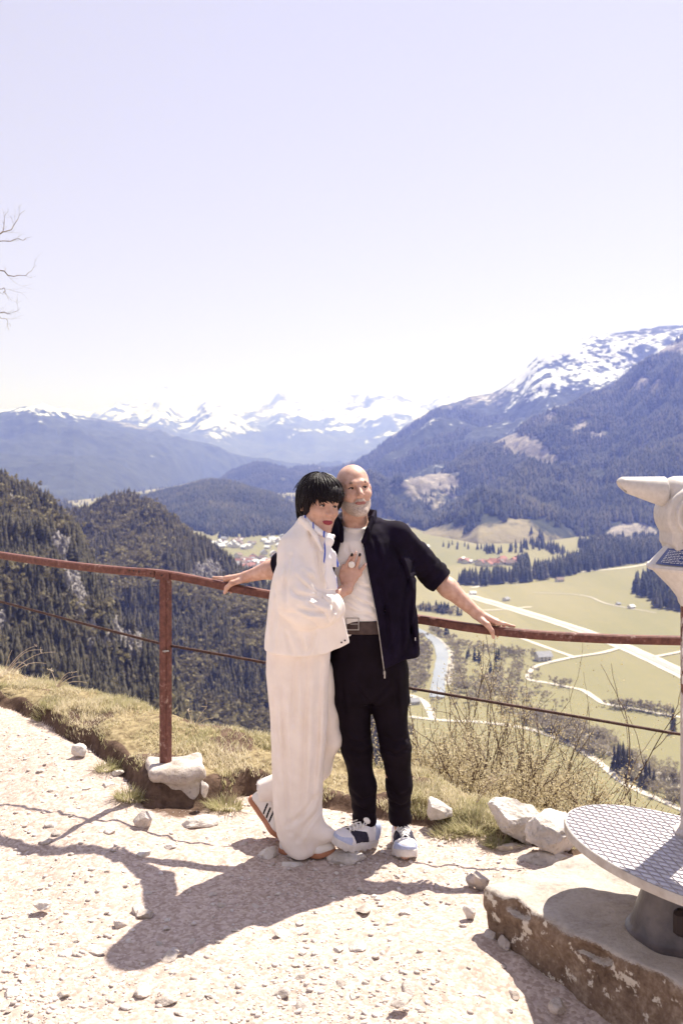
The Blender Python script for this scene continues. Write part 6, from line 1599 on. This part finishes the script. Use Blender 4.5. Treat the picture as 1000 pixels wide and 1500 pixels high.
def wtrousers(P):
    d = loft(P, WT, .02); z = P[:, 2]
    d = smin(d, chain(P, [J(452, 1212, 4.44), J(474, 1222, 4.43), J(494, 1221, 4.42)], [.06, .038, .012], .02), .035)
    d2 = chain(P, [J(462, 985, 4.53), J(480, 1045, 4.55), J(484, 1084, 4.55), J(464, 1122, 4.58), J(420, 1148, 4.61), J(388, 1160, 4.63)], [.085, .052, .050, .062, .062, .060], .03)
    axb = J(388, 1160, 4.63) - J(420, 1148, 4.61); axb /= np.linalg.norm(axb); e = (P - J(388, 1160, 4.63)) @ axb
    d2 = smax(d2 + folds(P, 9, 9, 9, .006, 75), e - .028, .01); d2 = smax(d2, -rc(P, J(384, 1160, 4.63), J(350, 1172, 4.63), .048), .006)
    d = d + pleat(P[:, 0] * 30 + z * 1.6 + 2.6 * noise3(P[:, 0] * 5, P[:, 1] * 5, z * 1.7, 71), .004) * sstep(.02, .5, z) + pleat(z * 30 + P[:, 0] * 22 + 3 * noise3(P[:, 0] * 6, 0, z * 6, 74), .004) * sstep(.30, .08, z) + folds(P, 6, 6, 3, .006, 73) + .004 * np.sin(z * 60 + P[:, 0] * 25) * sstep(.26, .1, z) * noise3(P[:, 0] * 10, P[:, 1] * 10, z * 6, 72)
    d = smin(d, d2, .004)
    d = d + grooves(P, 4.3, 4.46, [[(450, 962), (446, 1080), (440, 1200)], [(468, 970), (464, 1090), (456, 1190)], [(412, 990), (418, 1120), (424, 1225)], [(432, 970), (430, 1060)], [(470, 1195), (448, 1215), (436, 1235)], [(462, 1175), (440, 1200), (420, 1215)], [(400, 1010), (404, 1110)]], .012, .010)
    crease = chain(P, [J(452, 958, 4.28), J(449, 985, 4.275)], [.003, .002]); d = smax(d, -crease, .006)
    return smax(d, ground_at(-.15, 4.45) + .012 - z, .01)
sdf_obj("trousers", wtrousers, (-.50, 4.22, -.03), (.08, 4.82, .98), .0055, M_CREAM2, wom)
# silk scarf: neck band, knot and two tails
m, nt, bs = _new("white_blue_silk"); v = _coord(nt, (1, 1, 1), True)
wv = nt.nodes.new("ShaderNodeTexWave"); wv.inputs["Scale"].default_value = 5; wv.inputs["Distortion"].default_value = 9; wv.inputs["Detail"].default_value = 2; nt.links.new(_coord(nt, (1.3, .3, .6), True), wv.inputs["Vector"])
nt.links.new(_ramp(nt, wv.outputs["Fac"], [(.0, (.04, .08, .42)), (.07, (.06, .11, .48)), (.11, (.74, .71, .74)), (1, (.80, .77, .77))]), bs.inputs["Base Color"]); bs.inputs["Roughness"].default_value = .4; M_SCARF = m
def scarf(P):
    d = chain(P, [J(446, 757, 4.36), J(456, 768, 4.322), J(468, 779, 4.296), J(480, 785, 4.285), J(487, 786, 4.31)], [.009, .011, .013, .015, .012], .008)
    d = smin(d, ell(P, J(482, 793, 4.268), (.022, .018, .026)), .01)
    for pts, w in (([J(482, 797, 4.262), J(486, 812, 4.252), J(490, 829, 4.25)], .020), ([J(478, 798, 4.262), J(480, 820, 4.238), J(484, 846, 4.235), J(487, 862, 4.235)], .024)):
        Q = P.copy(); m_ = np.array(pts); Q[:, 1] = np.interp(P[:, 2], m_[::-1, 2], m_[::-1, 1]) + (P[:, 1] - np.interp(P[:, 2], m_[::-1, 2], m_[::-1, 1])) * 2.6
        e = smax(chain(Q, pts, [.010, w * .75, w]) * .6, pts[-1][2] - .004 - P[:, 2], .004); d = smin(d, e, .008)
    return d + folds(P, 40, 40, 15, .003, 81)
sdf_obj("scarf", scarf, (-.20, 4.17, 1.16), (.02, 4.42, 1.58), .004, M_SCARF, wom)
mb = MB(); mb.lathe([(.0001, 0), (.0135, 0), (.015, .0025), (.0135, .005), (.0001, .006)], J(514.8, 827, YH - .012), 24, FR); rg_ = mb.build("ring", M_LEA, wom)
mb.lathe  # ring band
b_ = MB(); c = J(515.6, 827, YH - .004); a = np.linspace(0, 2 * PI, 20); b_.tube([c + [.0088 * math.cos(t), .0088 * math.sin(t), .002 * math.cos(t)] for t in a], .0014, 6); b_.build("ring_band", M_STEEL, rg_, auto=0)
for p in (J(515.3, 812.6, YH - .004), J(526.8, 812.8, YH - .004)):
    v, f = ico(2); mk("fingernail", v * [.0055, .0035, .0085] @ RY(18).T + p, f, M_BLACK, wom)
for p in (J(521.1, 809.8, YH - .0035), J(535.2, 826.5, YH - .0035)):
    v, f = ico(2); mk("fingernail", v * [.0048, .003, .0072] @ RY(20).T + p, f, mat("pale_nail", (.72, .52, .47), rough=.3), wom)

def court_shoe(heel, toe, up, flip, L=.262, W=.092):
    s = Shoe(heel, toe, up, L, W); h = .024; c = s.w((L / 2, 0, .05)); lo, hi = c - .19, c + .19
    sh = sdf_obj("shoe", lambda P: s.upper(P, h, .012, .075), lo, hi, .0048, M_LEA, wom)
    sdf_obj("sole", lambda P: s.sole(P, h, .012), lo, hi, .0048, M_GUM, sh)
    for k in range(3):
        def st(P, k=k):
            q = s.q(P); d = s.upper(P, h, .012, .075) - .002; x = q[:, 0] - (.30 + .085 * k) * L + .55 * (q[:, 2] - h)
            return smax(d, np.maximum(np.abs(x - .03) - .0052, np.maximum(h + .002 - q[:, 2], q[:, 2] - h - .046)), .001)
        sdf_obj("stripe", st, lo, hi, .0034, M_BLACK, sh)
    return s
hB = J(363, 1168, 4.63); tB = J(408, 1229, 4.56); court_shoe(hB, tB, (.80, -.12, .56), 1)
tF = J(493, 1246, 4.42); tF[2] = ground_at(tF[0], tF[1]) + .012; court_shoe(tF - np.array([.262, -.05, 0]), tF, (0, 0, 1), 1)
